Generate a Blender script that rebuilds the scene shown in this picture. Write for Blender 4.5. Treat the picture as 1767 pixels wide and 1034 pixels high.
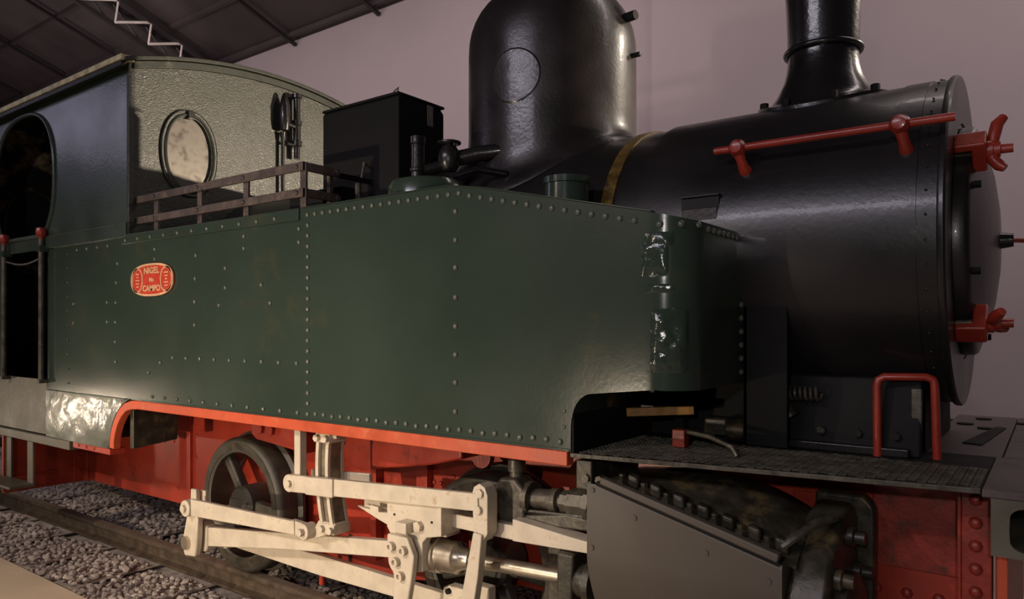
import bpy, bmesh, math, random
from mathutils import Vector, Matrix
random.seed(7)
S = bpy.context.scene
C = S.collection
PI = math.pi
R = math.radians
for o in list(bpy.data.objects):
    bpy.data.objects.remove(o)

# ------------------------------------------------------------------ camera
# x runs along the track (front of the engine = +x), y across, z up from the rail head
cam = bpy.data.cameras.new('camera')
cam_o = bpy.data.objects.new('camera', cam)
C.objects.link(cam_o)
S.camera = cam_o
cam.sensor_fit = 'HORIZONTAL'
cam.sensor_width = 36.0
cam.lens = 36.0 * 1267.0 / 1767.0
cam.shift_y = 48.0 / 1767.0
cam.clip_start = 0.05
cam_o.location = (0.0, -2.95, 1.34)
cam_o.rotation_euler = (R(90), 0, math.atan2(0.5947, 0.804))

# ------------------------------------------------------------------ world, exposure, lamps
S.view_settings.view_transform = 'Standard'
S.view_settings.look = 'None'
S.view_settings.gamma = 1.0
S.view_settings.use_curve_mapping = False
S.view_settings.exposure = 0.0
W = bpy.data.worlds.new('hall_air')
S.world = W
W.use_nodes = True
W.node_tree.nodes['Background'].inputs[0].default_value = (0.62, 0.5, 0.55, 1)
W.node_tree.nodes['Background'].inputs[1].default_value = 0.02

def look(o, to):
    o.rotation_euler = (Vector(to) - o.location).to_track_quat('-Z', 'Y').to_euler()

def spot(name, loc, to, power, color, angle=60, blend=0.6, radius=0.08, spec=1.0):
    l = bpy.data.lights.new(name, 'SPOT')
    l.energy = power
    l.color = color
    l.spot_size = R(angle)
    l.spot_blend = blend
    l.shadow_soft_size = radius
    l.specular_factor = spec
    o = bpy.data.objects.new(name, l)
    C.objects.link(o)
    o.location = loc
    look(o, to)
    return o

def area(name, loc, to, power, color, sx, sy):
    l = bpy.data.lights.new(name, 'AREA')
    l.shape = 'RECTANGLE'
    l.size = sx
    l.size_y = sy
    l.energy = power
    l.color = color
    o = bpy.data.objects.new(name, l)
    C.objects.link(o)
    o.location = loc
    look(o, to)
    return o

WARM = (1.0, 0.81, 0.60)
# low lamp on the walkway, shining almost level at the motion, and a row of track spots above the visitors
spot('walkway_lamp', (-3.2, -5.4, 0.42), (-3.1, -0.9, 0.50), 580, WARM, 62, 1.0, 0.05)
spot('apron_glint_lamp', (-10.5, -3.5, 0.22), (-4.9, -0.95, 0.80), 70, WARM, 30, 1.0, 0.06)  # added for the glints on the apron
spot('gallery_spot_rear', (-6.6, -6.0, 3.6), (-5.3, -0.9, 0.20), 480, WARM, 40, 1.0, 0.05)
spot('gallery_spot_middle', (-5.0, -6.2, 3.6), (-3.2, -0.9, 0.20), 420, WARM, 40, 1.0, 0.05)
spot('gallery_spot_motion', (-3.9, -6.2, 3.6), (-1.8, -0.9, 0.20), 380, WARM, 36, 1.0, 0.05)
# lamps on the far side of the engine (one low, one high) and one above the visitors by the camera
spot('far_low_spot', (2.4, 3.3, 1.9), (-4.1, -0.3, 2.5), 3200, (1.0, 0.82, 0.60), 34, 0.8, 0.06)
spot('far_high_spot', (1.5, 3.7, 4.6), (-1.2, 0.0, 2.6), 300, (1.0, 0.88, 0.72), 30, 0.9, 0.08)
spot('visitor_spot', (0.3, -5.0, 2.05), (-1.9, 0.0, 1.6), 110, (1.0, 0.93, 0.90), 112, 0.9, 0.05)
area('violet_wash_cab', (-12.0, -4.5, 4.6), (-5.0, -0.9, 2.6), 14, (0.78, 0.73, 1.0), 2.2, 1.2)
area('roof_fill', (-14.0, 0.5, 3.6), (-14.0, 2.5, 6.5), 60, (1.0, 0.84, 0.84), 5.0, 1.0)  # added upward fill that brightens the dark roof
area('boiler_sheen_fill', (-3.0, -8.0, 5.2), (-1.0, 0.0, 1.5), 140, (0.94, 0.86, 1.0), 4.5, 0.5)  # added soft panel for the boiler sheen and general fill
area('wall_wash', (-7.5, 1.4, 5.4), (-8.0, 4.5, 3.0), 120, (1.0, 0.85, 0.80), 9.0, 0.6)
area('wall_wash_bay', (2.0, 1.8, 5.6), (1.5, 4.4, 2.4), 112, (1.0, 0.86, 0.82), 6.0, 0.6)
spot('wall_violet_uplight', (-5.2, 3.1, 0.1), (-4.9, 4.5, 3.0), 55, (0.75, 0.58, 1.0), 90, 1.0, 0.2)
spot('truss_lamp', (-9.6, 1.2, 4.2), (-11.85, 2.9, 6.1), 170, (1.0, 0.9, 0.85), 40, 0.8, 0.05)

# ------------------------------------------------------------------ materials
def nodes(name):
    m = bpy.data.materials.new(name)
    m.use_nodes = True
    nt = m.node_tree
    return m, nt, nt.nodes['Principled BSDF']

def paint(name, col, rough=0.35, metal=0.0, var=0.25, vscale=3.0, bump=0.1, bscale=60.0, coat=0.0,
          dirt=None, damt=0.0, dscale=2.0, wave=0.0, wscale=3.0, rvar=0.15, spec=0.5):
    """painted / bare surface: colour variation, fine relief, slow waviness of the sheet, dirt or wear patches"""
    m, nt, b = nodes(name)
    N, L = nt.nodes, nt.links
    tc = N.new('ShaderNodeTexCoord')
    n1 = N.new('ShaderNodeTexNoise')
    n1.inputs['Scale'].default_value = vscale
    n1.inputs['Detail'].default_value = 6
    L.new(tc.outputs['Object'], n1.inputs['Vector'])
    r1 = N.new('ShaderNodeValToRGB')
    r1.color_ramp.elements[0].position = 0.3
    r1.color_ramp.elements[1].position = 0.7
    r1.color_ramp.elements[0].color = (*[c * (1 - var) for c in col], 1)
    r1.color_ramp.elements[1].color = (*[min(1, c * (1 + var)) for c in col], 1)
    L.new(n1.outputs['Fac'], r1.inputs['Fac'])
    out = r1.outputs['Color']
    if dirt:
        n2 = N.new('ShaderNodeTexNoise')
        n2.inputs['Scale'].default_value = dscale
        n2.inputs['Detail'].default_value = 10
        n2.inputs['Roughness'].default_value = 0.7
        L.new(tc.outputs['Object'], n2.inputs['Vector'])
        r2 = N.new('ShaderNodeValToRGB')
        r2.color_ramp.elements[0].position = 0.62 - damt * 0.35
        r2.color_ramp.elements[1].position = 0.72 - damt * 0.2
        L.new(n2.outputs['Fac'], r2.inputs['Fac'])
        mx = N.new('ShaderNodeMixRGB')
        mx.inputs[2].default_value = (*dirt, 1)
        L.new(r2.outputs['Color'], mx.inputs[0])
        L.new(out, mx.inputs[1])
        out = mx.outputs[0]
    L.new(out, b.inputs['Base Color'])
    b.inputs['Metallic'].default_value = metal
    b.inputs['Specular IOR Level'].default_value = spec
    mr = N.new('ShaderNodeMapRange')
    mr.inputs['To Min'].default_value = max(0.02, rough - rvar)
    mr.inputs['To Max'].default_value = min(1, rough + rvar)
    L.new(n1.outputs['Fac'], mr.inputs['Value'])
    L.new(mr.outputs[0], b.inputs['Roughness'])
    b.inputs['Coat Weight'].default_value = coat
    b.inputs['Coat Roughness'].default_value = 0.08
    nb = N.new('ShaderNodeTexNoise')
    nb.inputs['Scale'].default_value = bscale
    nb.inputs['Detail'].default_value = 4
    L.new(tc.outputs['Object'], nb.inputs['Vector'])
    bp = N.new('ShaderNodeBump')
    bp.inputs['Strength'].default_value = bump
    bp.inputs['Distance'].default_value = 0.003
    L.new(nb.outputs['Fac'], bp.inputs['Height'])
    nrm = bp.outputs[0]
    if wave:
        nw = N.new('ShaderNodeTexNoise')
        nw.inputs['Scale'].default_value = wscale
        nw.inputs['Detail'].default_value = 1.5
        L.new(tc.outputs['Object'], nw.inputs['Vector'])
        b2 = N.new('ShaderNodeBump')
        b2.inputs['Strength'].default_value = wave
        b2.inputs['Distance'].default_value = 0.02
        L.new(nw.outputs['Fac'], b2.inputs['Height'])
        L.new(nrm, b2.inputs['Normal'])
        nrm = b2.outputs[0]
    L.new(nrm, b.inputs['Normal'])
    if coat:
        L.new(nrm, b.inputs['Coat Normal'])
    return m

GREEN = (0.033, 0.050, 0.038)
M = {}
M['green'] = paint('green_tank_paint', GREEN, 0.20, rvar=0.06, var=0.12, vscale=2.0, bump=0.05, bscale=70, coat=0.25,
                   dirt=(0.06, 0.06, 0.035), damt=0.12, dscale=1.6, wave=0.10, wscale=2.6)
M['green_cab'] = paint('green_cab_paint', GREEN, 0.34, var=0.15, vscale=3.0, bump=0.2, bscale=70, coat=0.2,
                       dirt=(0.03, 0.035, 0.025), damt=0.1, dscale=5, wave=0.05, wscale=4)
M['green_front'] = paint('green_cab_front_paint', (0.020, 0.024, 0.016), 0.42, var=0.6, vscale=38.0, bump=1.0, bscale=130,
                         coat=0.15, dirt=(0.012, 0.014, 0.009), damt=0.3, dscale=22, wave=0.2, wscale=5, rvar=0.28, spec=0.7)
M['green_worn'] = paint('worn_green_paint', (0.050, 0.060, 0.040), 0.30, var=0.35, vscale=6.0, bump=0.4, bscale=30, coat=0.2,
                        dirt=(0.13, 0.12, 0.08), damt=0.14, dscale=7, wave=0.35, wscale=7)
M['roof_green'] = paint('roof_green_paint', (0.012, 0.016, 0.011), 0.5, var=0.4, vscale=6.0, bump=0.4, bscale=40,
                        dirt=(0.07, 0.065, 0.04), damt=0.12, dscale=9)
M['green_pad'] = paint('hammered_green_paint', GREEN, 0.16, rvar=0.05, var=0.12, vscale=2.0, bump=0.5, bscale=60, coat=0.4, wave=0.9, wscale=16)
M['rivet'] = paint('highlit_green_rivet', (0.10, 0.115, 0.09), 0.25, rvar=0.05, var=0.2, vscale=30, bump=0.0, coat=0.4)  # highlights on the rivet heads put into a paler green
M['sill'] = paint('dusty_grey_green_paint', (0.10, 0.09, 0.065), 0.42, var=0.35, vscale=5.0, bump=0.35, bscale=35,
                  dirt=(0.17, 0.155, 0.115), damt=0.18, dscale=9)
M['black'] = paint('black_boiler_paint', (0.014, 0.012, 0.0125), 0.36, var=0.3, vscale=2.5, bump=0.14, bscale=60, coat=0.12,
                   wave=0.06, wscale=3.0)
M['black_gloss'] = paint('black_gloss_paint', (0.012, 0.011, 0.011), 0.26, var=0.3, vscale=4, bump=0.35, bscale=50, coat=0.3,
                         wave=0.1, wscale=5)
M['black_dome'] = paint('black_dome_paint', (0.018, 0.015, 0.0155), 0.33, var=0.3, vscale=5, bump=0.25, bscale=65, coat=0.15,
                        wave=0.1, wscale=5)
M['black_matt'] = paint('soot_black', (0.0045, 0.0040, 0.0042), 0.75, var=0.3, vscale=4, bump=0.1, bscale=80, spec=0.3)
M['grime'] = paint('oily_grime', (0.030, 0.026, 0.018), 0.42, var=0.5, vscale=18, bump=0.6, bscale=45,
                   dirt=(0.10, 0.07, 0.03), damt=0.25, dscale=9)
M['iron'] = paint('grey_cast_iron', (0.09, 0.08, 0.062), 0.42, metal=0.3, var=0.4, vscale=20, bump=0.5, bscale=60,
                  dirt=(0.03, 0.026, 0.02), damt=0.3, dscale=16)
M['red'] = paint('red_frame_paint', (0.34, 0.035, 0.017), 0.36, var=0.22, vscale=5, bump=0.25, bscale=50, coat=0.12,
                 dirt=(0.14, 0.02, 0.01), damt=0.12, dscale=6)
M['red_dark'] = paint('dark_red_frame_paint', (0.26, 0.028, 0.016), 0.45, var=0.3, vscale=18, bump=0.5, bscale=70,
                      dirt=(0.10, 0.03, 0.015), damt=0.3, dscale=14)
M['red_rail'] = paint('red_handrail_paint', (0.30, 0.030, 0.016), 0.35, var=0.2, vscale=12, bump=0.15, bscale=60, coat=0.2)
M['orange'] = paint('orange_red_valance_paint', (0.52, 0.082, 0.030), 0.42, var=0.15, vscale=10, bump=0.15, bscale=60, coat=0.05,
                    dirt=(0.55, 0.14, 0.06), damt=0.18, dscale=12)
M['cream'] = paint('cream_rod_paint', (0.60, 0.525, 0.41), 0.40, var=0.12, vscale=14, bump=0.2, bscale=60, coat=0.05,
                   dirt=(0.40, 0.31, 0.19), damt=0.1, dscale=14)
M['slot_shade'] = paint('shaded_slot_steel', (0.24, 0.20, 0.14), 0.38, metal=0.4, var=0.3, vscale=30, bump=0.2, bscale=60)  # shade inside the link slot put into a darker steel tone
M['steel'] = paint('bright_steel', (0.52, 0.47, 0.39), 0.30, metal=0.9, var=0.15, vscale=20, bump=0.05, bscale=90)
M['wheel'] = paint('wheel_black', (0.055, 0.048, 0.036), 0.5, var=0.35, vscale=8, bump=0.35, bscale=50, dirt=(0.10, 0.085, 0.06), damt=0.2, dscale=6)
M['tread'] = paint('wheel_tread_grime', (0.07, 0.06, 0.045), 0.45, metal=0.3, var=0.4, vscale=20, bump=0.5, bscale=70)
M['cover'] = paint('grey_cylinder_paint', (0.096, 0.080, 0.064), 0.55, var=0.1, vscale=3, bump=0.1, bscale=90)
M['ironbar'] = paint('rusty_brown_bar', (0.075, 0.056, 0.05), 0.5, var=0.4, vscale=16, bump=0.5, bscale=60,
                     dirt=(0.17, 0.12, 0.08), damt=0.25, dscale=14)
M['brass'] = paint('tarnished_brass', (0.20, 0.12, 0.03), 0.45, metal=0.4, var=0.5, vscale=25, bump=0.7, bscale=50,
                   dirt=(0.05, 0.03, 0.012), damt=0.35, dscale=20)
M['roofedge'] = paint('bare_wood_edge', (0.50, 0.45, 0.26), 0.55, var=0.4, vscale=18, bump=0.4, bscale=40)
M['plate_red'] = paint('plate_red_enamel', (0.55, 0.05, 0.025), 0.4, var=0.15, vscale=30, bump=0.1, bscale=80)
M['plate_rim'] = paint('plate_raised_brass', (0.72, 0.42, 0.24), 0.4, var=0.15, vscale=40, bump=0.1, bscale=80)
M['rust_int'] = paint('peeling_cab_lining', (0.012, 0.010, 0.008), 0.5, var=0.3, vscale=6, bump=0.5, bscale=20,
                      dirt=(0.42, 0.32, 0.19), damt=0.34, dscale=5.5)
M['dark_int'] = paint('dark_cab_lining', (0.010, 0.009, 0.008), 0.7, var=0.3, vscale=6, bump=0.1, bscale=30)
M['strip'] = paint('pale_tape', (0.20, 0.19, 0.175), 0.5, var=0.2, vscale=20)
M['yellow'] = paint('ochre_bar_paint', (0.40, 0.20, 0.05), 0.5, var=0.3, vscale=20, bump=0.2)
M['wood'] = paint('weathered_deck', (0.085, 0.065, 0.062), 0.6, var=0.3, vscale=10, bump=0.4, bscale=40)
M['railsteel'] = paint('rusted_rail', (0.075, 0.052, 0.033), 0.6, metal=0.2, var=0.4, vscale=16, bump=0.6, bscale=60,
                       dirt=(0.15, 0.11, 0.075), damt=0.1, dscale=10)
M['railtop'] = paint('worn_rail_head', (0.24, 0.185, 0.135), 0.45, metal=0.3, var=0.2, vscale=16, bump=0.3, bscale=60)
M['stone'] = paint('ballast_stone_surface', (0.43, 0.365, 0.32), 0.85, var=0.35, vscale=9, bump=0.6, bscale=40)
M['stone2'] = paint('ballast_bed_surface', (0.36, 0.305, 0.265), 0.9, var=0.4, vscale=14, bump=1.0, bscale=45)
M['sleeper'] = paint('dusty_sleeper', (0.40, 0.335, 0.285), 0.85, var=0.2, vscale=5, bump=0.4, bscale=40)
M['slab'] = paint('cream_walkway', (0.62, 0.50, 0.36), 0.7, var=0.08, vscale=3, bump=0.05, bscale=80)
M['floor'] = paint('gallery_floor', (0.30, 0.26, 0.23), 0.6, var=0.15, vscale=2, bump=0.05, bscale=60)
M['wall'] = paint('mauve_grey_plaster', (0.36, 0.298, 0.315), 0.85, var=0.04, vscale=1.2, bump=0.05, bscale=80)
M['roof'] = paint('dark_roof_sheet', (0.045, 0.033, 0.034), 0.55, var=0.2, vscale=1.5, bump=0.05, bscale=40)
M['truss'] = paint('dark_truss_steel', (0.018, 0.014, 0.014), 0.5, var=0.2, vscale=5)
M['truss_web_lit'] = paint('lit_truss_rod', (0.62, 0.54, 0.50), 0.45, var=0.15, vscale=5)  # lamplight on the rods is put into this pale colour

def glass_mat():
    m, nt, b = nodes('cab_window_glass')
    N, L = nt.nodes, nt.links
    b.inputs['Base Color'].default_value = (0.11, 0.10, 0.09, 1)
    b.inputs['Metallic'].default_value = 0.55
    tc = N.new('ShaderNodeTexCoord')
    n = N.new('ShaderNodeTexNoise')
    n.inputs['Scale'].default_value = 14
    n.inputs['Detail'].default_value = 8
    L.new(tc.outputs['Object'], n.inputs['Vector'])
    mr = N.new('ShaderNodeMapRange')
    mr.inputs['From Min'].default_value = 0.35
    mr.inputs['From Max'].default_value = 0.7
    mr.inputs['To Min'].default_value = 0.24
    mr.inputs['To Max'].default_value = 0.55
    L.new(n.outputs['Fac'], mr.inputs['Value'])
    L.new(mr.outputs[0], b.inputs['Roughness'])
    return m
M['glass'] = glass_mat()

# ------------------------------------------------------------------ mesh helpers
class MB:
    def __init__(self):
        self.v = []
        self.f = []
    def add(self, vs, fs):
        k = len(self.v)
        self.v += [tuple(p) for p in vs]
        self.f += [tuple(i + k for i in f) for f in fs]
        return self
    def box(self, x0, x1, y0, y1, z0, z1):
        vs = [(x, y, z) for x in (x0, x1) for y in (y0, y1) for z in (z0, z1)]
        return self.add(vs, [(0, 1, 3, 2), (4, 6, 7, 5), (0, 4, 5, 1), (2, 3, 7, 6), (0, 2, 6, 4), (1, 5, 7, 3)])
    def prism(self, poly, a0, a1, ax='y'):
        """2-D outline extruded along ax; outline is (x,z) for y, (y,z) for x, (x,y) for z"""
        def P(p, a):
            return {'y': (p[0], a, p[1]), 'x': (a, p[0], p[1]), 'z': (p[0], p[1], a)}[ax]
        n = len(poly)
        vs = [P(p, a0) for p in poly] + [P(p, a1) for p in poly]
        fs = [tuple(range(n)), tuple(range(2 * n - 1, n - 1, -1))]
        fs += [(i, i + n, (i + 1) % n + n, (i + 1) % n) for i in range(n)]
        return self.add(vs, fs)
    def bar(self, p, q, w, h, up=(0, 0, 1)):
        p, q = Vector(p), Vector(q)
        d = (q - p).normalized()
        s = d.cross(Vector(up)).normalized()
        u = s.cross(d)
        vs = []
        for c in (p, q):
            for a, b in ((-1, -1), (1, -1), (1, 1), (-1, 1)):
                vs.append(c + s * (a * w / 2) + u * (b * h / 2))
        return self.add(vs, [(0, 1, 2, 3), (7, 6, 5, 4), (0, 4, 5, 1), (1, 5, 6, 2), (2, 6, 7, 3), (3, 7, 4, 0)])
    def tube(self, pts, r, n=12, cap=True):
        """round bar along a list of points; r a number or a list"""
        pts = [Vector(p) for p in pts]
        rs = r if isinstance(r, (list, tuple)) else [r] * len(pts)
        rings = []
        prev = None
        for i, p in enumerate(pts):
            if i == 0: d = pts[1] - p
            elif i == len(pts) - 1: d = p - pts[i - 1]
            else: d = (pts[i + 1] - p).normalized() + (p - pts[i - 1]).normalized()
            d.normalize()
            if prev is None:
                a = Vector((0, 0, 1)) if abs(d.z) < 0.9 else Vector((1, 0, 0))
                s = d.cross(a).normalized()
            else:
                s = (prev - d * prev.dot(d)).normalized()
            prev = s
            t = d.cross(s)
            rings.append([p + (s * math.cos(2 * PI * k / n) + t * math.sin(2 * PI * k / n)) * rs[i] for k in range(n)])
        vs = [v for rg in rings for v in rg]
        fs = []
        for i in range(len(rings) - 1):
            for k in range(n):
                fs.append((i * n + k, i * n + (k + 1) % n, (i + 1) * n + (k + 1) % n, (i + 1) * n + k))
        if cap:
            fs.append(tuple(range(n - 1, -1, -1)))
            fs.append(tuple((len(rings) - 1) * n + k for k in range(n)))
        return self.add(vs, fs)
    def lathe(self, prof, c, ax='z', n=48, closed=False):
        """profile (radius, height) turned about the axis ax through c"""
        vs = []
        for r, h in prof:
            for k in range(n):
                a = 2 * PI * k / n
                p, q = r * math.cos(a), r * math.sin(a)
                vs.append({'z': (c[0] + p, c[1] + q, c[2] + h), 'x': (c[0] + h, c[1] + p, c[2] + q),
                           'y': (c[0] + p, c[1] + h, c[2] + q)}[ax])
        fs = []
        m = len(prof)
        for i in range(m if closed else m - 1):
            j = (i + 1) % m
            for k in range(n):
                fs.append((i * n + k, i * n + (k + 1) % n, j * n + (k + 1) % n, j * n + k))
        if not closed:
            if prof[0][0] > 1e-5: fs.append(tuple(range(n - 1, -1, -1)))
            if prof[-1][0] > 1e-5: fs.append(tuple((m - 1) * n + k for k in range(n)))
        return self.add(vs, fs)
    def hexa(self, c, r, h, ax='y', n=6):
        """bolt head of n sides standing h along ax (sign of h = direction)"""
        poly = [(r * math.cos(2 * PI * k / n + 0.3), r * math.sin(2 * PI * k / n + 0.3)) for k in range(n)]
        i = {'x': 0, 'y': 1, 'z': 2}[ax]
        o = [j for j in range(3) if j != i]
        pl = [(p + c[o[0]], q + c[o[1]]) for p, q in poly]
        return self.prism(pl, c[i], c[i] + h, ax)
    def build(self, name, mat, parent=None, bevel=0.0, smooth=38, seg=2, stuff=False):
        me = bpy.data.meshes.new(name)
        me.from_pydata(self.v, [], self.f)
        bm = bmesh.new()
        bm.from_mesh(me)
        bmesh.ops.remove_doubles(bm, verts=bm.verts, dist=1e-5)
        bmesh.ops.recalc_face_normals(bm, faces=bm.faces)
        bm.to_mesh(me)
        bm.free()
        return link(name, me, mat, parent, bevel, smooth, seg, stuff)

def link(name, me, mat, parent=None, bevel=0.0, smooth=38, seg=2, stuff=False):
    me.materials.clear()
    me.materials.append(M[mat] if isinstance(mat, str) else mat)
    if smooth:
        me.shade_smooth()
        me.set_sharp_from_angle(angle=R(smooth))
    o = bpy.data.objects.new(name, me)
    C.objects.link(o)
    o.parent = parent
    if bevel:
        b = o.modifiers.new('bevel', 'BEVEL')
        b.width = bevel
        b.segments = seg
        b.limit_method = 'ANGLE'
        b.angle_limit = R(40)
        b.harden_normals = True
    if stuff:
        o['kind'] = 'stuff'
    return o

def share(name, me, parent, loc=(0, 0, 0), rot=(0, 0, 0), scale=(1, 1, 1)):
    o = bpy.data.objects.new(name, me)
    C.objects.link(o)
    o.parent = parent
    o.location = loc
    o.rotation_euler = rot
    o.scale = scale
    return o

def plate(name, outline, holes, a0, a1, ax, mat, parent=None, bevel=0.0, smooth=38):
    """flat sheet with holes: filled 2-D curve made into a mesh"""
    cu = bpy.data.curves.new(name, 'CURVE')
    cu.dimensions = '2D'
    cu.fill_mode = 'BOTH'
    cu.extrude = abs(a1 - a0) / 2
    for pts in [outline] + holes:
        s = cu.splines.new('POLY')
        s.points.add(len(pts) - 1)
        for p, q in zip(s.points, pts):
            p.co = (q[0], q[1], 0, 1)
        s.use_cyclic_u = True
    t = bpy.data.objects.new('t', cu)
    C.objects.link(t)
    dg = bpy.context.evaluated_depsgraph_get()
    me = bpy.data.meshes.new_from_object(t.evaluated_get(dg))
    bpy.data.objects.remove(t)
    bpy.data.curves.remove(cu)
    mid = (a0 + a1) / 2
    for v in me.vertices:
        x, y, z = v.co
        v.co = {'y': (x, mid - z, y), 'x': (mid + z, x, y), 'z': (x, y, mid + z)}[ax]
    me.name = name
    bm = bmesh.new()
    bm.from_mesh(me)
    bmesh.ops.remove_doubles(bm, verts=bm.verts, dist=1e-5)
    bmesh.ops.recalc_face_normals(bm, faces=bm.faces)
    bm.to_mesh(me)
    bm.free()
    return link(name, me, mat, parent, bevel, smooth)

def oval(cx, cz, a, b, n=48, e=2.0):
    out = []
    for k in range(n):
        t = 2 * PI * k / n
        c, s = math.cos(t), math.sin(t)
        out.append((cx + a * math.copysign(abs(c) ** (2 / e), c), cz + b * math.copysign(abs(s) ** (2 / e), s)))
    return out

def tag(o, label, cat, group=None, kind=None):
    o['label'] = label
    o['category'] = cat
    if group: o['group'] = group
    if kind: o['kind'] = kind
    return o

def struct(o, label=None, cat=None):
    o['kind'] = 'structure'
    if label: o['label'] = label
    if cat: o['category'] = cat
    return o

# ------------------------------------------------------------------ the hall
FZ = -0.21
WY, WZ, T = 4.5, 5.97, 0.345
def roof_z(y):
    return WZ + (WY - y) * T if y > -4 else WZ + (WY + 4) * T - (-4 - y) * T

struct(MB().box(-22, 12, -12, 4.5, FZ - 0.2, FZ).build('floor', 'floor'), 'plain grey-brown gallery floor under the engine and track', 'floor')
struct(MB().box(-22, -3.53, 4.5, 4.7, FZ, WZ + 0.1).build('wall_back', 'wall'), 'mauve plastered wall behind the cab and dome', 'wall')
struct(MB().box(-3.53, 12, 4.38, 4.7, FZ, WZ + 0.1).build('wall_back_bay', 'wall'), 'mauve plastered wall bay behind chimney and smokebox', 'wall')
struct(MB().box(-22, 12, -12.2, -12, FZ, 6.4).build('wall_front', 'wall'), 'plastered wall behind the visitor walkway', 'wall')
struct(MB().box(-22.2, -22, -12, 4.7, FZ, 9.2).build('wall_left', 'wall'), 'plastered end wall behind the engine cab', 'wall')
struct(MB().box(12, 12.2, -12, 4.7, FZ, 9.2).build('wall_right', 'wall'), 'plastered end wall ahead of the engine', 'wall')
mb = MB()
for a, b in ((WY + 0.2, -4.0), (-4.0, -12.2)):
    mb.add([(-22, a, roof_z(a)), (12, a, roof_z(a)), (12, b, roof_z(b)), (-22, b, roof_z(b)),
            (-22, a, roof_z(a) + .1), (12, a, roof_z(a) + .1), (12, b, roof_z(b) + .1), (-22, b, roof_z(b) + .1)],
           [(0, 1, 2, 3), (7, 6, 5, 4), (0, 4, 5, 1), (2, 6, 7, 3), (1, 5, 6, 2), (0, 3, 7, 4)])
ceil = struct(mb.build('ceiling', 'roof', smooth=0), 'dark brown sloping sheet roof of the hall', 'ceiling')
# purlins along the hall and rafters down the slope are pieces of the roof
for y in (4.35, 3.45, 2.5, 1.5, 0.5, -0.6, -1.8, -3.0):
    MB().box(-22, 12, y - 0.035, y + 0.035, roof_z(y) - 0.07, roof_z(y) - 0.001).build('purlin', 'roof', ceil, smooth=0)
for x in (-19.7, -17.67, -15.62, -13.63, -9.83, -7.9, -5.9, -3.9, -1.9, 0.1, 2.1, 4.1):
    MB().bar((x, 4.48, roof_z(4.48) - 0.09), (x, -3.9, roof_z(-3.9) - 0.09), 0.05, 0.05).build('rafter', 'truss', ceil, smooth=0)
tr = bpy.data.objects.new('roof_truss', None)
C.objects.link(tr)
tr.location = (0, 0, 0)
tag(tr, 'dark lattice steel roof truss with web rods coloured as lamplit above the cab', 'truss')
tx = -11.85
tz = lambda y: roof_z(y) - 0.17
bz = lambda y: roof_z(y) - 0.55
for dx in (-0.16, 0.16):
    MB().bar((tx + dx, 4.45, tz(4.45)), (tx + dx, -3.9, tz(-3.9)), 0.06, 0.09).build('top_chord', 'truss', tr, smooth=0)
MB().bar((tx, 4.3, bz(4.3)), (tx, -3.9, bz(-3.9)), 0.06, 0.07).build('bottom_chord', 'truss', tr, smooth=0)
y = 4.12
while y > -3:
    MB().tube([(tx + .1, y - 0.52, bz(y - 0.52)), (tx + .1, y + 0.05, tz(y + 0.05))], 0.022, 8).build('web_rod', 'truss_web_lit', tr)
    MB().tube([(tx + .1, y + 0.05, tz(y + 0.05)), (tx + .1, y, bz(y))], 0.016, 8).build('web_post', 'truss_web_lit', tr)
    MB().tube([(tx - .12, y - 0.45, tz(y - 0.45)), (tx - .05, y, bz(y))], 0.018, 8).build('web_rod', 'truss', tr)
    y -= 0.52

# ------------------------------------------------------------------ track
def rail(name, y, label):
    m = MB()
    s = -1 if y < 0 else 1
    prof = [(-.030, 0), (.030, 0), (.034, -.008), (.032, -.028), (.008, -.036), (.008, -.092), (.045, -.104), (.045, -.115),
            (-.045, -.115), (-.045, -.104), (-.008, -.092), (-.008, -.036), (-.032, -.028), (-.034, -.008)]
    m.prism([(y + a, b) for a, b in prof], -14, 3, 'x')
    o = m.build(name, 'railsteel', None, 0.002)
    tag(o, label, 'rail')
    MB().box(-14, 3, y - 0.026, y + 0.026, -0.0005, 0.0012).build('worn_head', 'railtop', o, smooth=0)
    return o
rail('rail', -0.567, 'rusty brown rail on the near side, under the near wheels')
rail('rail', 0.567, 'rusty rail on the far side under the engine')
ORD = ['first', 'second', 'third', 'fourth', 'fifth', 'sixth', 'seventh', 'eighth', 'ninth']
SLX = [-6.95 + 0.6 * k for k in range(9)]
for i, x in enumerate(SLX):
    o = MB().box(x - 0.11, x + 0.11, -1.02, 1.02, -0.1365, -0.1165).build('sleeper', 'sleeper', None, 0.012)
    tag(o, 'dusty half-buried sleeper under the rails, %s from the cab end' % ORD[i], 'sleeper', 'sleepers under the track')
SLAB_Y = -1.16
tag(MB().box(-22, 12, -6.5, SLAB_Y, FZ, -0.095).build('walkway_slab', 'slab', None, 0.006),
    'smooth cream walkway slab beside the ballast', 'walkway')
# ballast: bed with relief plus individual stones
def stone_mesh(seed):
    rr = random.Random(seed)
    bm = bmesh.new()
    bmesh.ops.create_icosphere(bm, subdivisions=1, radius=1.0)
    for v in bm.verts:
        v.co *= rr.uniform(0.72, 1.15)
    sx, sy, sz = rr.uniform(.8, 1.25), rr.uniform(.7, 1.1), rr.uniform(.55, .85)
    for v in bm.verts:
        v.co = Vector((v.co.x * sx, v.co.y * sy, v.co.z * sz))
    me = bpy.data.meshes.new('ballast_stone')
    bm.to_mesh(me)
    bm.free()
    me.materials.append(M['stone'])
    return me
stones = [stone_mesh(k) for k in range(10)]
def stone_z(x, y, r):
    on = min(abs(x - q) for q in SLX) < 0.11 + 0.6 * r
    return (-0.1165 + r * 0.55) if on else bed_z(x, y) + r * 0.68
def bed_z(x, y):
    return -0.146 + 0.010 * math.sin(x * 5.1 + y * 3) * math.cos(y * 6.3 + x) 
m = MB()
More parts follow.
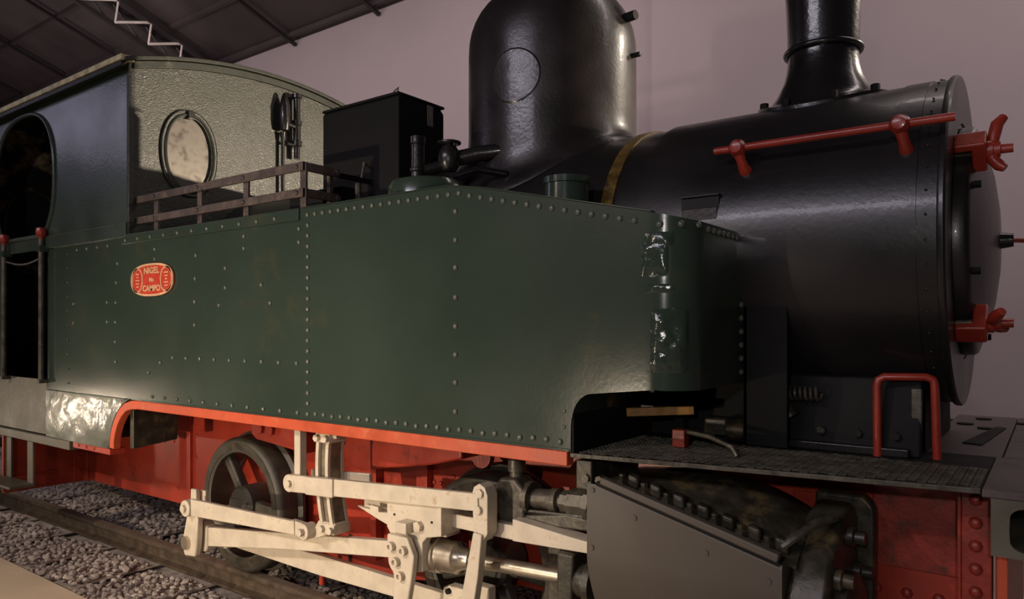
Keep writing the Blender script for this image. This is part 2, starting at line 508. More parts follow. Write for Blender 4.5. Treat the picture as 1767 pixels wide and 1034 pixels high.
nx, ny = 150, 34
gx = lambda i: -9.5 + 11.5 * i / nx
gy = lambda j: SLAB_Y + (1.3 - SLAB_Y) * j / ny
m.add([(gx(i), gy(j), bed_z(gx(i), gy(j))) for i in range(nx + 1) for j in range(ny + 1)],
      [(i * (ny + 1) + j, (i + 1) * (ny + 1) + j, (i + 1) * (ny + 1) + j + 1, i * (ny + 1) + j + 1) for i in range(nx) for j in range(ny)])
bed = m.build('ballast_bed', 'stone2', None, smooth=60)
tag(bed, 'grey-brown crushed stone ballast bed between and beside the rails', 'ballast', kind='stuff')
rs = random.Random(3)
pts = []
tries = 0
grid = {}
while len(pts) < 7500 and tries < 60000:
    tries += 1
    x = rs.uniform(-8.8, -0.6)
    r = rs.uniform(0.012, 0.030)
    y = rs.uniform(SLAB_Y + 0.04, -0.665) if rs.random() < 0.6 else rs.uniform(-0.48, 0.48)
    if min(abs(x - q) for q in SLX) < 0.11 + r and rs.random() < 0.62:
        continue
    gxk, gyk = int(x / 0.07), int(y / 0.07)
    if any((x - p[0]) ** 2 + (y - p[1]) ** 2 < (0.80 * (r + p[2])) ** 2 for i in (-1, 0, 1) for j in (-1, 0, 1) for p in grid.get((gxk + i, gyk + j), ())):
        continue
    grid.setdefault((gxk, gyk), []).append((x, y, r))
    pts.append((x, y, r))
pts.sort(key=lambda p: (0 if (p[1] < -0.6 and -5.6 < p[0] < -3.1) else 1, -p[2]))
for x, y, r in pts[:300]:
    o = share('ballast_stone', stones[rs.randrange(10)], None, (x, y, stone_z(x, y, r)),
              (rs.uniform(-.4, .4), rs.uniform(-.4, .4), rs.uniform(0, 6.28)), (r, r, r))
    tag(o, 'rough grey-brown ballast stone beside the near rail', 'stone', 'ballast stones beside the near rail')
m = MB()
for x, y, r in pts[300:]:
    me = stones[rs.randrange(10)]
    mt = Matrix.Translation((x, y, stone_z(x, y, r))) @ Matrix.Rotation(rs.uniform(0, 6.28), 4, 'Z') @ Matrix.Scale(r, 4)
    m.add([mt @ v.co for v in me.vertices], [tuple(p.vertices) for p in me.polygons])
tag(m.build('ballast_stones', 'stone', None, smooth=0), 'loose grey-brown ballast stones further along the track', 'ballast', kind='stuff')

# ------------------------------------------------------------------ the locomotive: one thing, many parts
loco = bpy.data.objects.new('steam_locomotive', None)
C.objects.link(loco)
tag(loco, 'green and black steam tank locomotive with red frames, cream rods and short chimney', 'locomotive')
NY = -0.95            # outer face of the near side tank and cab

def rivet_mesh(name, r, h, mat, n=8):
    m = MB()
    m.lathe([(r, 0), (r * .92, h * .4), (r * .6, h * .85), (0.0, h)], (0, 0, 0), 'z', n)
    me = bpy.data.meshes.new(name)
    me.from_pydata(m.v, [], m.f)
    bm = bmesh.new(); bm.from_mesh(me)
    bmesh.ops.remove_doubles(bm, verts=bm.verts, dist=1e-5)
    bmesh.ops.recalc_face_normals(bm, faces=bm.faces)
    bm.to_mesh(me); bm.free()
    me.shade_smooth()
    me.materials.append(M[mat])
    return me
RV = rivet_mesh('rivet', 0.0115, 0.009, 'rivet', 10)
RVk = rivet_mesh('rivet', 0.004, 0.0025, 'black')
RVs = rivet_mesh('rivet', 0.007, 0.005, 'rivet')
RVb = rivet_mesh('rivet', 0.012, 0.009, 'ironbar')
RVr = rivet_mesh('rivet', 0.017, 0.013, 'red_dark')
RVr2 = rivet_mesh('rivet', 0.012, 0.008, 'red')
FACE_NEAR = (R(90), 0, 0)        # rivet axis towards -y
FACE_FRONT = (0, R(90), 0)       # rivet axis towards +x
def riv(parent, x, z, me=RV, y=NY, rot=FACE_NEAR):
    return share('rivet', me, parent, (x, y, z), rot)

# --- side tanks -------------------------------------------------------------
def ztop(x):
    return 1.850 if x < -1.77 else 1.861 - 0.222 * (x + 1.77) - (0.0 if x > -1.75 else 0.011 * (-1.75 - x) / 0.02)
def zbot(x):
    if x < -1.246: return 0.941
    t = min(1.0, (x + 1.245) / 0.07)
    z = 1.02 + 0.108 * math.sqrt(max(0, 1 - (1 - t) ** 2))
    return z + 0.105 * max(0, x + 1.2) if x < -0.95 else 1.152 + 0.0
def tank(side):
    cr = 0.12
    path = [(x, NY) for x in [-4.13] + [-4.1 + 0.1 * k for k in range(23)] + [-1.77, -1.7, -1.6, -1.5, -1.4, -1.3, -1.2465, -1.2455,
            -1.243, -1.235, -1.225, -1.21, -1.19, -1.175, -1.15, -1.1, -1.05, -0.99]]
    path += [(-0.97 + cr * math.sin(a), NY + cr - cr * math.cos(a)) for a in [R(7.5 * k) for k in range(0, 13)]]
    path += [(-0.85, y) for y in (-0.76, -0.68, -0.6, -0.52, -0.47)]
    yi = -0.47
    m = MB()
    NZ = 6
    n = len(path)
    vs = []
    for (x, y) in path:
        zt, zb = ztop(x), zbot(x)
        for j in range(NZ + 1):
            vs.append((x, y * side, zb + (zt - zb) * j / NZ))
    fs = [(i * (NZ + 1) + j, (i + 1) * (NZ + 1) + j, (i + 1) * (NZ + 1) + j + 1, i * (NZ + 1) + j + 1) for i in range(n - 1) for j in range(NZ)]
    k = len(vs)
    for (x, y) in path:
        vs.append((x, yi * side, ztop(x)))
        vs.append((x, yi * side, zbot(x)))
    for i in range(n - 1):
        if path[i][1] < yi or path[i + 1][1] < yi:
            fs.append((i * (NZ + 1) + NZ, (i + 1) * (NZ + 1) + NZ, k + 2 * (i + 1), k + 2 * i))
            fs.append((i * (NZ + 1), k + 2 * i + 1, k + 2 * (i + 1) + 1, (i + 1) * (NZ + 1)))
        fs.append((k + 2 * i, k + 2 * (i + 1), k + 2 * (i + 1) + 1, k + 2 * i + 1))
    fs.append(tuple([j for j in range(NZ + 1)] + [k, k + 1]))
    m.add(vs, fs)
    return m.build('side_tank', 'green', loco, 0.0, 32)
tk = tank(1.0 if True else 1)
tank(-1.0)
# side sheet behind the tank up to the door post, one panel each
plate('tank_rear_sheet', [(-4.82, 0.945), (-4.13, 0.945), (-4.13, 1.85), (-4.82, 1.85)], [], NY, NY + 0.02, 'y', 'green', loco)
dp = plate('door_post_sheet', [(-5.165, 0.945), (-4.824, 0.945), (-4.824, 1.84), (-5.13, 1.84), (-5.155, 1.82), (-5.165, 1.78)], [], NY + 0.003, NY + 0.02, 'y', 'green', loco)
# rounded steam-pipe bulge and patch plate at the front corner of the tank
def corner_pad(name, zc, h, a0, a1, thick, mat, parent):
    m = MB()
    nseg, nz = 10, 6
    vs = []
    for i in range(nseg + 1):
        t = i / nseg
        s = a0 + (a1 - a0) * t                  # arc length along the plan outline, 0 = start of the corner
        for j in range(nz + 1):
            u = j / nz
            e = thick * (max(0, 1 - (2 * t - 1) ** 4) * max(0, 1 - (2 * u - 1) ** 4)) ** 0.5 - 0.0015
            cr = 0.12 + e
            if s <= 0: x, y = -0.97 + s, NY - e
            else:
                a = min(s / 0.12, PI / 2)
                x, y = -0.97 + cr * math.sin(a), NY + 0.12 - cr * math.cos(a)
            vs.append((x, y, zc - h / 2 + h * u))
    m.add(vs, [(i * (nz + 1) + j, (i + 1) * (nz + 1) + j, (i + 1) * (nz + 1) + j + 1, i * (nz + 1) + j + 1) for i in range(nseg) for j in range(nz)])
    return m.build(name, mat, parent, smooth=60)
corner_pad('patch_plate', 1.545, 0.12, -0.03, 0.06, 0.006, 'green_pad', tk)
corner_pad('patch_plate', 1.30, 0.20, 0.0, 0.12, 0.012, 'green_pad', tk)
corner_pad('patch_plate', 1.60, 0.05, -0.02, 0.08, 0.005, 'green_pad', tk)
corner_pad('patch_plate', 1.455, 0.03, -0.02, 0.08, 0.005, 'green_pad', tk)

# rivets of the near tank
for k in range(18): riv(tk, -2.563 + 0.0499 * k, 1.820)
for k in range(14):
    x = -1.665 + 0.0496 * k
    riv(tk, x, ztop(x) - 0.032)
for k in range(4): riv(tk, -4.737 + 0.129 * k, 1.805)
for k in range(19): riv(tk, -2.561, 1.775 - 0.0447 * k)
for z in (1.757, 1.654, 1.555, 1.448, 1.344, 1.242, 1.142, 1.038): riv(tk, -1.731, z)
for k in range(11): riv(tk, -3.858 + 0.1228 * k, 0.971)
for k in range(25): riv(tk, -2.563 + 0.0532 * k, 0.970 + (0.004 if k % 3 else 0))
for z in (1.02, 1.07): riv(tk, -1.27, z, RVs)
for x, z in [(-3.894, 1.098), (-3.775, 1.155)] + [(-3.649 + 0.1266 * k, 1.184) for k in range(9)]: riv(tk, x, z)
for x, z in [(-4.233, 1.698), (-4.247, 1.591), (-4.356, 1.482), (-4.253, 1.48), (-4.356, 1.37), (-4.26, 1.369), (-4.26, 1.258),
             (-4.26, 1.144), (-3.828, 1.754), (-3.828, 1.702), (-3.431, 1.697), (-3.437, 1.582), (-3.442, 1.467), (-3.442, 1.352),
             (-3.175, 1.621), (-3.175, 1.528), (-3.228, 1.446), (-3.024, 1.762), (-3.024, 1.706), (-2.89, 1.532), (-2.825, 1.449),
             (-4.784, 1.481), (-4.784, 1.365), (-2.62, 1.765), (-2.62, 1.707)]:
    riv(tk, x, z, RV)
for k in range(10): riv(dp, -4.865, 1.79 - 0.088 * k, RVs)
for k in range(11): riv(tk, -0.85, 1.642 - 0.0452 * k, RV, -0.505, FACE_FRONT)
for y in (-0.80, -0.755, -0.71, -0.672, -0.63, -0.588, -0.55): riv(tk, -0.85, 1.637, RV, y, FACE_FRONT)
for a in (15, 45, 75):
    riv(tk, -0.97 + 0.12 * math.sin(R(a)), 1.645, RV, NY + 0.12 - 0.12 * math.cos(R(a)), (R(90), 0, R(a)))
# edge angle strips along the tank top
st = MB().box(-4.19, -2.615, NY - 0.009, NY + 0.01, 1.800, 1.853).build('tank_top_strip', 'green', loco, 0.003)
for k in range(11): riv(st, -4.127 + 0.1348 * k, 1.820, RV, NY - 0.009)
mb = MB()
ls = [-2.6 + 0.09 * k for k in range(10)] + [-1.77, -1.6, -1.4, -1.2, -1.0, -0.965]
mb.prism([(x, ztop(x) + 0.001) for x in ls] + [(x, ztop(x) + 0.006) for x in reversed(ls)], NY - 0.004, NY + 0.03, 'y')
mb.build('tank_top_edge', 'green', loco, 0.002)
# front end: black support plate between tank and smokebox
MB().prism([(-0.845, 0.945), (-0.845, 1.66), (-0.78, 1.70), (-0.70, 1.66), (-0.70, 0.945)], -0.50, -0.48, 'y').build('smokebox_side_plate', 'black_matt', loco, 0.003)
MB().prism([(-0.50, 0.945), (-0.50, 1.55), (-0.30, 1.3), (-0.30, 0.945)], -0.845, -0.83, 'x').build('smokebox_cross_plate', 'black_matt', loco, 0.003)
# filler openings on the tank roof
f1 = MB().lathe([(0.165, 0), (0.165, 0.075), (0.15, 0.10), (0.11, 0.112), (0, 0.115)], (-2.12, -0.68, 1.845), 'z', 40).build('tank_filler_base', 'green', loco)
f2 = MB()
f2.lathe([(0.115, -0.05), (0.115, 0.015), (0.085, 0.02), (0.083, 0.11), (0.088, 0.112), (0.088, 0.135), (0, 0.14)], (-1.47, -0.62, 1.762), 'z', 36)
f2o = f2.build('tank_filler', 'green', loco)
for k in range(8):
    a = k * PI / 4
    MB().hexa((-1.47 + 0.102 * math.cos(a), -0.62 + 0.102 * math.sin(a), 1.777), 0.009, 0.012, 'z').build('bolt', 'green', f2o, smooth=0)

# --- orange valance along the bottom of the tank ------------------------------
def sweep(name, cl, w, y0, y1, mat, bevel=0.004):
    """strip of width w along a centre line in the x-z plane"""
    L_, R_ = [], []
    for i, p in enumerate(cl):
        a = cl[max(0, i - 1)]
        b = cl[min(len(cl) - 1, i + 1)]
        d = Vector((b[0] - a[0], b[1] - a[1])).normalized()
        nrm = Vector((-d.y, d.x))
        L_.append((p[0] + nrm.x * w / 2, p[1] + nrm.y * w / 2))
        R_.append((p[0] - nrm.x * w / 2, p[1] - nrm.y * w / 2))
    return MB().prism(L_ + R_[::-1], y0, y1, 'y').build(name, mat, loco, bevel)
vcl = [(-4.285, 0.655), (-4.283, 0.70), (-4.268, 0.75), (-4.235, 0.81), (-4.19, 0.86), (-4.13, 0.898), (-4.06, 0.915), (-3.98, 0.919)]
vcl += [(-3.7 + 0.35 * k, 0.919) for k in range(7)] + [(-1.252, 0.919)]
sweep('valance', vcl, 0.047, NY - 0.012, NY + 0.03, 'orange')
MB().box(-4.0, -1.25, NY - 0.004, NY + 0.02, 0.940, 0.950).build('valance_joint_strip', 'green', loco, 0.002)
# apron under the cab with a curved front edge, sill and door panel
ap = [(-5.165, 0.648), (-4.9, 0.645), (-4.32, 0.648), (-4.315, 0.70), (-4.30, 0.76), (-4.265, 0.825), (-4.215, 0.88), (-4.15, 0.92), (-4.09, 0.944), (-5.165, 0.944)]
plate('apron_sheet', ap, [], NY - 0.008, NY + 0.012, 'y', 'green_worn', loco, 0.003)
plate('entry_lower_panel', [(-6.9, 0.655), (-5.172, 0.655), (-5.172, 1.005), (-6.9, 1.005)], [], NY + 0.004, NY + 0.02, 'y', 'sill', loco, 0.003)
MB().box(-6.9, -4.82, NY - 0.012, NY + 0.08, 0.590, 0.648).build('cab_sill', 'sill', loco, 0.006)
fb = MB().box(-4.80, -4.33, NY + 0.0, NY + 0.09, 0.61, 0.646).build('sill_bracket', 'red', loco, 0.004)
for x in (-4.72, -4.62, -4.52): riv(fb, x, 0.63, RVr2)

# --- cab ------------------------------------------------------------------------
def cz(y): return 2.965 - 0.155 * (y / 0.95) ** 2
opening = oval(-5.53, 2.30, 0.475, 0.445, 56, 2.5)
opening = [(x, max(z, 1.93)) for x, z in opening]
side_out = [(-7.0, 1.84), (-4.13, 1.84), (-4.13, 2.815), (-7.0, 2.815)]
cs = plate('cab_side_sheet', side_out, [opening], NY + 0.002, NY + 0.016, 'y', 'green_cab', loco)
plate('cab_side_sheet', side_out, [opening], 0.934, 0.948, 'y', 'green_cab', loco)
MB().tube([(x, NY, z) for x, z in opening] + [(opening[0][0], NY, opening[0][1])], 0.014, 10).build('opening_beading', 'green_cab', cs)
MB().box(-5.25, -4.13, NY - 0.011, NY + 0.01, 1.838, 1.921).build('cab_waist_bar', 'green_cab', loco, 0.005)
MB().box(-7.0, -5.86, NY - 0.011, NY + 0.01, 1.838, 1.921).build('cab_waist_bar', 'green_cab', loco, 0.005)
plate('cab_rear_side_sheet', [(-7.0, 1.0), (-5.88, 1.0), (-5.88, 1.84), (-7.0, 1.84)], [], NY + 0.003, NY + 0.02, 'y', 'green', loco)
plate('cab_lower_sheet', [(-7.0, 0.66), (-4.13, 0.66), (-4.13, 1.84), (-7.0, 1.84)], [], 0.934, 0.948, 'y', 'green', loco)
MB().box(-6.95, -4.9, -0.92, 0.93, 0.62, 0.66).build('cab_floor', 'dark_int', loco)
# front wall with oval spectacle window on each side
arch = [(y, cz(y) - 0.004) for y in [0.95 - 0.1 * k for k in range(20)]]
front_out = [(-0.95, 1.84), (0.95, 1.84)] + arch[:1] + arch[1:]
win = oval(-0.60, 2.362, 0.137, 0.212, 44, 2.15)
win2 = oval(0.60, 2.362, 0.137, 0.212, 44, 2.15)
cf = plate('cab_front_wall', front_out, [win, win2], -4.125, -4.11, 'x', 'green_front', loco)
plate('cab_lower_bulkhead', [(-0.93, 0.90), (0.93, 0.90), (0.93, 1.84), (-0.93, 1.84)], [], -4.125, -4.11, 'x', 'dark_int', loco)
for s, w in ((-1, win), (1, win2)):
    outer = oval(0.60 * s, 2.364, 0.172, 0.252, 44, 2.15)
    mid = oval(0.60 * s, 2.362, 0.150, 0.227, 44, 2.15)
    fr = plate('window_frame', outer, [w], -4.11, -4.096, 'x', 'green_front', loco, 0.004)
    MB().tube([(-4.094, y, z) for y, z in mid] + [(-4.094, mid[0][0], mid[0][1])], 0.008, 8).build('window_bead', 'roof_green', fr)
    MB().tube([(-4.100, y, z) for y, z in outer] + [(-4.100, outer[0][0], outer[0][1])], 0.005, 8).build('window_bead', 'black_gloss', fr)
    plate('window_pane', oval(0.60 * s, 2.362, 0.138, 0.213, 44, 2.15), [], -4.121, -4.115, 'x', 'glass', fr)
    MB().box(-4.10, -4.075, 0.60 * s - 0.02, 0.60 * s + 0.02, 2.565, 2.61).build('window_hinge', 'black_gloss', fr, 0.003)
# corner angles of the cab
MB().box(-4.13, -4.105, NY - 0.003, NY + 0.03, 1.92, 2.815).build('cab_corner_angle', 'green_front', loco, 0.004)
mb = MB()
mb.prism([(y, cz(y) - 0.045) for y in [-0.93 + 0.0979 * k for k in range(20)]] + [(y, cz(y) - 0.004) for y in [0.93 - 0.0979 * k for k in range(20)]], -4.11, -4.09, 'x')
mb.build('cab_front_cornice', 'roof_green', loco, 0.003)
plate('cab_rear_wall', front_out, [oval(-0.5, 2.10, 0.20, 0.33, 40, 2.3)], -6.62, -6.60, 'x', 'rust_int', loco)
plate('rear_window_dark', oval(-0.5, 2.10, 0.22, 0.35, 40, 2.3), [], -6.64, -6.625, 'x', 'dark_int', loco)  # added dark plate that makes the rear window read black
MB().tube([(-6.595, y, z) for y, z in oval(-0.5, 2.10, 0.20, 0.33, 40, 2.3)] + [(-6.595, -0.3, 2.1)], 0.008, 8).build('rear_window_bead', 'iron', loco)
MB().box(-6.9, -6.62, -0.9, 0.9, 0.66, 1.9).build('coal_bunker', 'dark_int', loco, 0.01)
bh = MB().lathe([(0, 0.0), (0.44, 0.0), (0.46, 0.03), (0.46, 0.4)], (-4.62, 0.0, 1.55), 'x', 40).build('boiler_backhead', 'black_matt', loco)
MB().lathe([(0.0, 0), (0.11, 0), (0.11, 0.03), (0, 0.03)], (-4.66, 0, 1.35), 'x', 24).build('firehole_door', 'iron', bh)
# roof
mb = MB()
ys = [-0.985 + 1.97 * k / 24 for k in range(25)]
mb.prism([(y, cz(y) - 0.002) for y in ys] + [(y, cz(y) + 0.022) for y in reversed(ys)], -7.1, -4.075, 'x')
rf = mb.build('cab_roof', 'roof_green', loco, 0.004)
MB().box(-7.1, -4.10, -1.0, -0.975, cz(0.985) - 0.028, cz(0.985) + 0.000).build('gutter', 'roof_green', rf, 0.004)
MB().box(-7.1, -4.085, -1.004, -0.93, cz(0.985) + 0.004, cz(0.985) + 0.036).build('wood_edge_strip', 'roofedge', rf, 0.004)
# whistle and pipework on the cab front
wp = MB()
wp.tube([(-4.075, 0.03, 1.95), (-4.075, 0.03, 2.56), (-4.075, 0.03, 2.62)], [0.012, 0.012, 0.02], 10)
wpo = wp.build('whistle_pipe', 'black_gloss', loco)
MB().lathe([(0.0, 0), (0.028, 0.01), (0.036, 0.06), (0.036, 0.16), (0.022, 0.22), (0.012, 0.25), (0, 0.25)], (-4.055, 0.03, 2.62), 'z', 16).build('whistle_bell', 'black_gloss', wpo)
lb = MB()
lb.lathe([(0.0, -.02), (0.02, -.02), (0.02, 0.06), (0.032, 0.065), (0.032, 0.10), (0.025, 0.105), (0.025, 0.2), (0.032, 0.205), (0.032, 0.235), (0.022, 0.24), (0.022, 0.38), (0.034, 0.385), (0.034, 0.41), (0, 0.415)], (-4.06, 0.13, 2.48), 'z', 14)
lbo = lb.build('lubricator', 'black_gloss', loco)
MB().tube([(-4.06, 0.13, 2.55), (-4.06, 0.05, 2.55)], 0.011, 8).build('cross_pipe', 'black_gloss', lbo)
MB().tube([(-4.06, 0.13, 2.67), (-4.06, 0.05, 2.68)], 0.014, 8).build('cross_pipe', 'black_gloss', lbo)
# entry handrails with red knobs
for x in (-5.775, -5.175):
    hr = MB().tube([(x, NY - 0.03, 0.99), (x, NY - 0.03, 1.90)], 0.016, 12).build('entry_handrail', 'iron', loco)
    MB().lathe([(0.012, -.03), (0.016, -.01), (0.028, 0.0), (0.032, 0.022), (0.026, 0.045), (0, 0.052)], (x, NY - 0.03, 1.925), 'z', 16).build('handrail_knob', 'red_rail', hr)
    MB().box(x - 0.028, x + 0.028, NY - 0.05, NY + 0.01, 1.82, 1.86).build('handrail_bracket', 'green', hr, 0.004)
    MB().box(x - 0.02, x + 0.02, NY - 0.05, NY + 0.02, 0.985, 1.01).build('handrail_foot', 'iron', hr, 0.004)
ch = MB()
ch.tube([(-5.775 + 0.6 * k / 12, NY - 0.02, 1.79 - 0.035 * math.sin(PI * k / 12)) for k in range(13)], 0.006, 6)
ch.build('entry_chain', 'iron', loco)
# foot step hanging under the door
for x in (-5.83, -5.47):
    spo = MB().box(x - 0.045, x + 0.045, NY + 0.015, NY + 0.028, 0.305, 0.595).build('step_hanger', 'sill', loco, 0.003)
MB().box(-5.95, -5.43, NY - 0.12, NY + 0.035, 0.285, 0.305).build('step_tread', 'sill', loco, 0.006)

# --- boiler, smokebox, dome, chimney -------------------------------------------
BZ, BR = 1.63, 0.535
bo = MB().lathe([(BR, 0), (BR, 2.9)], (-4.11, 0, BZ), 'x', 96).build('boiler', 'black', loco)
bd = MB()
bd.lathe([(BR, 0), (BR + 0.008, 0.0), (BR + 0.008, 0.05), (BR, 0.05)], (-1.385, 0, BZ), 'x', 96)
bd.build('boiler_band', 'brass', loco)
bd2 = MB().lathe([(BR, 0), (BR + 0.006, 0.0), (BR + 0.006, 0.05), (BR, 0.05)], (-2.9, 0, BZ), 'x', 96).build('boiler_band', 'black', loco)
sb = MB().lathe([(BR, 0), (BR + 0.012, 0.0), (BR + 0.012, 0.97), (0.44, 0.97)], (-1.225, 0, BZ), 'x', 96).build('smokebox', 'black', loco)
# overlapping wrapper at the front rim
MB().lathe([(0.546, 0), (0.551, 0.0), (0.551, 0.075), (0.546, 0.075)], (-0.40, 0, BZ), 'x', 96).build('smokebox_wrapper', 'black', sb)
sf = MB().lathe([(0.40, 0), (0.555, 0), (0.558, 0.005), (0.558, 0.016), (0.553, 0.022), (0.40, 0.022)], (-0.272, 0, BZ), 'x', 96, True).build('smokebox_front_ring', 'black', loco)
for k in range(48):
    a = 2 * PI * (k + .5) / 48
    share('rivet', RVk, sf, (-0.30, -0.551 * math.cos(a), BZ + 0.551 * math.sin(a)), (a - PI / 2 + PI, 0, 0))
sd = MB().lathe([(0.385, 0), (0.385, 0.03), (0.378, 0.040), (0.36, 0.046), (0.30, 0.066), (0.22, 0.086), (0.12, 0.100), (0, 0.104)],
                (-0.25, 0, BZ), 'x', 80).build('smokebox_door', 'black', loco)
MB().tube([(-0.16, 0, BZ), (-0.11, 0, BZ)], [0.03, 0.022], 16).build('door_dart', 'black_gloss', sd)
MB().tube([(-0.12, 0.0, BZ), (-0.02, 0.14, BZ + 0.003), (0.07, 0.30, BZ)], 0.008, 10).build('door_handle', 'red_rail', sd)
for k in range(8):
    a = 2 * PI * k / 8 + 0.35
    MB().hexa((-0.21, 0.345 * math.cos(a), BZ + 0.345 * math.sin(a)), 0.012, 0.03, 'x').build('door_bolt', 'black_matt', sd, smooth=0)
# a red clamp (dog) bolted on the ring over the door edge
def dog(a):
    m = MB()
    # local frame: r outwards, t tangential, h forwards (x)
    def P(r, t, h):
        ca, sa = math.cos(a), math.sin(a)
        return (-0.25 + h, r * ca - t * sa, BZ + r * sa + t * ca)
    def blk(r0, r1, t0, t1, h0, h1):
        vs = [P(r, t, h) for r in (r0, r1) for t in (t0, t1) for h in (h0, h1)]
        m.add(vs, [(0, 1, 3, 2), (4, 6, 7, 5), (0, 4, 5, 1), (2, 3, 7, 6), (0, 2, 6, 4), (1, 5, 7, 3)])
    blk(0.33, 0.44, -0.033, 0.033, 0.045, 0.085)
    blk(0.412, 0.44, -0.033, 0.033, 0.0, 0.06)
    d = m.build('door_clamp', 'red_rail', sd, 0.008, seg=3)
    MB().tube([P(0.385, 0, 0.08), P(0.385, 0, 0.10), P(0.385, 0, 0.102), P(0.385, 0, 0.118), P(0.385, 0, 0.12), P(0.385, 0, 0.15)],
              [0.03, 0.03, 0.024, 0.024, 0.014, 0.014], 12).build('clamp_nut', 'red_rail', d)
    MB().tube([P(0.385, 0, 0.0), P(0.385, 0, 0.09)], 0.012, 10).build('clamp_stud', 'iron', d)
    # wing of the nut
    MB().tube([P(0.385, 0.0, 0.095), P(0.405, -0.035, 0.10), P(0.425, -0.07, 0.108), P(0.43, -0.095, 0.125)], [0.014, 0.017, 0.018, 0.013], 12).build('clamp_wing', 'red_rail', d)
    MB().tube([P(0.385, 0.0, 0.095), P(0.37, 0.03, 0.10), P(0.36, 0.045, 0.115), P(0.355, 0.055, 0.13)], [0.014, 0.017, 0.017, 0.012], 12).build('clamp_wing', 'red_rail', d)
for a in (R(140), R(226)):
    dog(a)
# handrail on the smokebox side
HY, HZ = -0.535, 1.937
hr = MB().tube([(-0.930, HY, HZ), (-0.226, HY, HZ)], 0.0125, 16).build('smokebox_handrail', 'red_rail', loco, smooth=60)
for x in (-0.850, -0.367):
    MB().lathe([(0.0, -.030), (0.018, -.026), (0.028, -.012), (0.030, 0.0), (0.028, 0.012), (0.018, 0.026), (0, .030)], (x, HY, HZ), 'y', 20).build('handrail_knob', 'red_rail', hr)
    MB().tube([(x, HY, HZ - 0.01), (x + 0.006, -0.520, HZ - 0.04), (x + 0.010, -0.508, HZ - 0.062), (x + 0.012, -0.488, HZ - 0.072)], [0.020, 0.0155, 0.018, 0.022], 14).build('handrail_stem', 'red_rail', hr)
# small rectangular inspection pocket by the tank front
pko = MB().box(-1.05, -0.915, -0.535, -0.505, 1.705, 1.79).build('lagging_pocket', 'dark_int', loco, 0.002)
MB().box(-1.045, -0.92, -0.542, -0.534, 1.705, 1.748).build('pocket_flap', 'black_dome', pko, 0.003)
MB().box(-1.053, -0.912, -0.545, -0.505, 1.788, 1.794).build('pocket_lip', 'black', pko, 0.002)
# chimney
def bsurf(y, extra=0.0):
    return BZ + math.sqrt(max(0.0, (BR + 0.012 + extra) ** 2 - y * y))
def saddle(rings, cx, n=64):
    """rings of (radius, height above the boiler barrel) following the barrel's curve; height None = absolute"""
    vs = []
    for r, h, ab in rings:
        for k in range(n):
            a = 2 * PI * k / n
            x, y = r * math.cos(a), r * math.sin(a)
            vs.append((cx + x, y, ab if ab is not None else bsurf(min(abs(y), BR)) + h))
    m = len(rings)
    fs = [(i * n + k, i * n + (k + 1) % n, (i + 1) * n + (k + 1) % n, (i + 1) * n + k) for i in range(m - 1) for k in range(n)]
    return vs, fs
CXc = -0.71
mb = MB()
mb.add(*saddle([(0.235, -0.01, None), (0.235, 0.012, None), (0.20, 0.014, None), (0.186, 0.022, None), (0.168, 0.045, None), (0.155, 0, 2.245), (0.143, 0, 2.27), (0.133, 0, 2.305), (0.127, 0, 2.345), (0.125, 0, 2.375),
                (0.127, 0, 2.40), (0.128, 0, 2.45), (0.132, 0, 2.55), (0.140, 0, 2.70), (0.150, 0, 2.90), (0.165, 0, 3.0), (0.165, 0, 3.05), (0.13, 0, 3.05), (0.12, 0, 2.5)], CXc))
chm = mb.build('chimney', 'black_gloss', loco, smooth=50)
MB().tube([(CXc + 0.132 * math.cos(2 * PI * k / 48), 0.132 * math.sin(2 * PI * k / 48), 2.385) for k in range(49)], 0.011, 10).build('chimney_band', 'black_gloss', chm)
for k in range(8):
    a = 2 * PI * (k + .5) / 8
    x, y = CXc + 0.212 * math.cos(a), 0.212 * math.sin(a)
    MB().hexa((x, y, bsurf(y) + 0.008), 0.016, 0.026, 'z').build('flange_bolt', 'black_matt', chm, smooth=0)
# dome
CXd = -1.943
def dome_rings():
    rings = [(0.456, -0.014, None), (0.452, 0.002, None), (0.436, 0.008, None), (0.420, 0.020, None), (0.409, 0.042, None), (0.403, 0.075, None), (0.400, 0.12, None), (0.40, 0.0, 2.42), (0.40, 0, 2.50), (0.40, 0, 2.62)]
    for k in range(1, 13):
        t = k / 12 * PI / 2
        rings.append((0.40 * math.cos(t) ** 0.86 if k < 12 else 0.001, 0, 2.62 + 0.34 * math.sin(t) ** 0.86))
    return rings
mb = MB()
mb.add(*saddle(dome_rings(), CXd, 80))
dm = mb.build('steam_dome', 'black_dome', loco, smooth=60)
# round inspection patch on the dome
def on_dome(a, z, e):   # a from -y towards +x
    return (CXd + (0.40 + e) * math.sin(a), -(0.40 + e) * math.cos(a), z)
a0 = math.atan2(-CXd, 2.95) - R(24)
def dome_patch(r, e, name, mat):
    vs = [on_dome(a0, 2.43, e)]
    n = 36
    for q in (0.5, 0.9, 1.0):
        for k in range(n):
            t = 2 * PI * k / n
            rr = r * q * (1 + 0.012 * math.sin(3 * t + 1))
            vs.append(on_dome(a0 + rr * math.cos(t) / 0.40, 2.43 + rr * math.sin(t), e if q < 1 else -0.002))
    fs = [(0, 1 + k, 1 + (k + 1) % n) for k in range(n)]
    for i in range(2):
        fs += [(1 + i * n + k, 1 + (i + 1) * n + k, 1 + (i + 1) * n + (k + 1) % n, 1 + i * n + (k + 1) % n) for k in range(n)]
    m = MB()
    m.add(vs, fs)
    return m.build(name, mat, dm, smooth=12)
dome_patch(0.125, 0.003, 'dome_patch', 'black_dome')
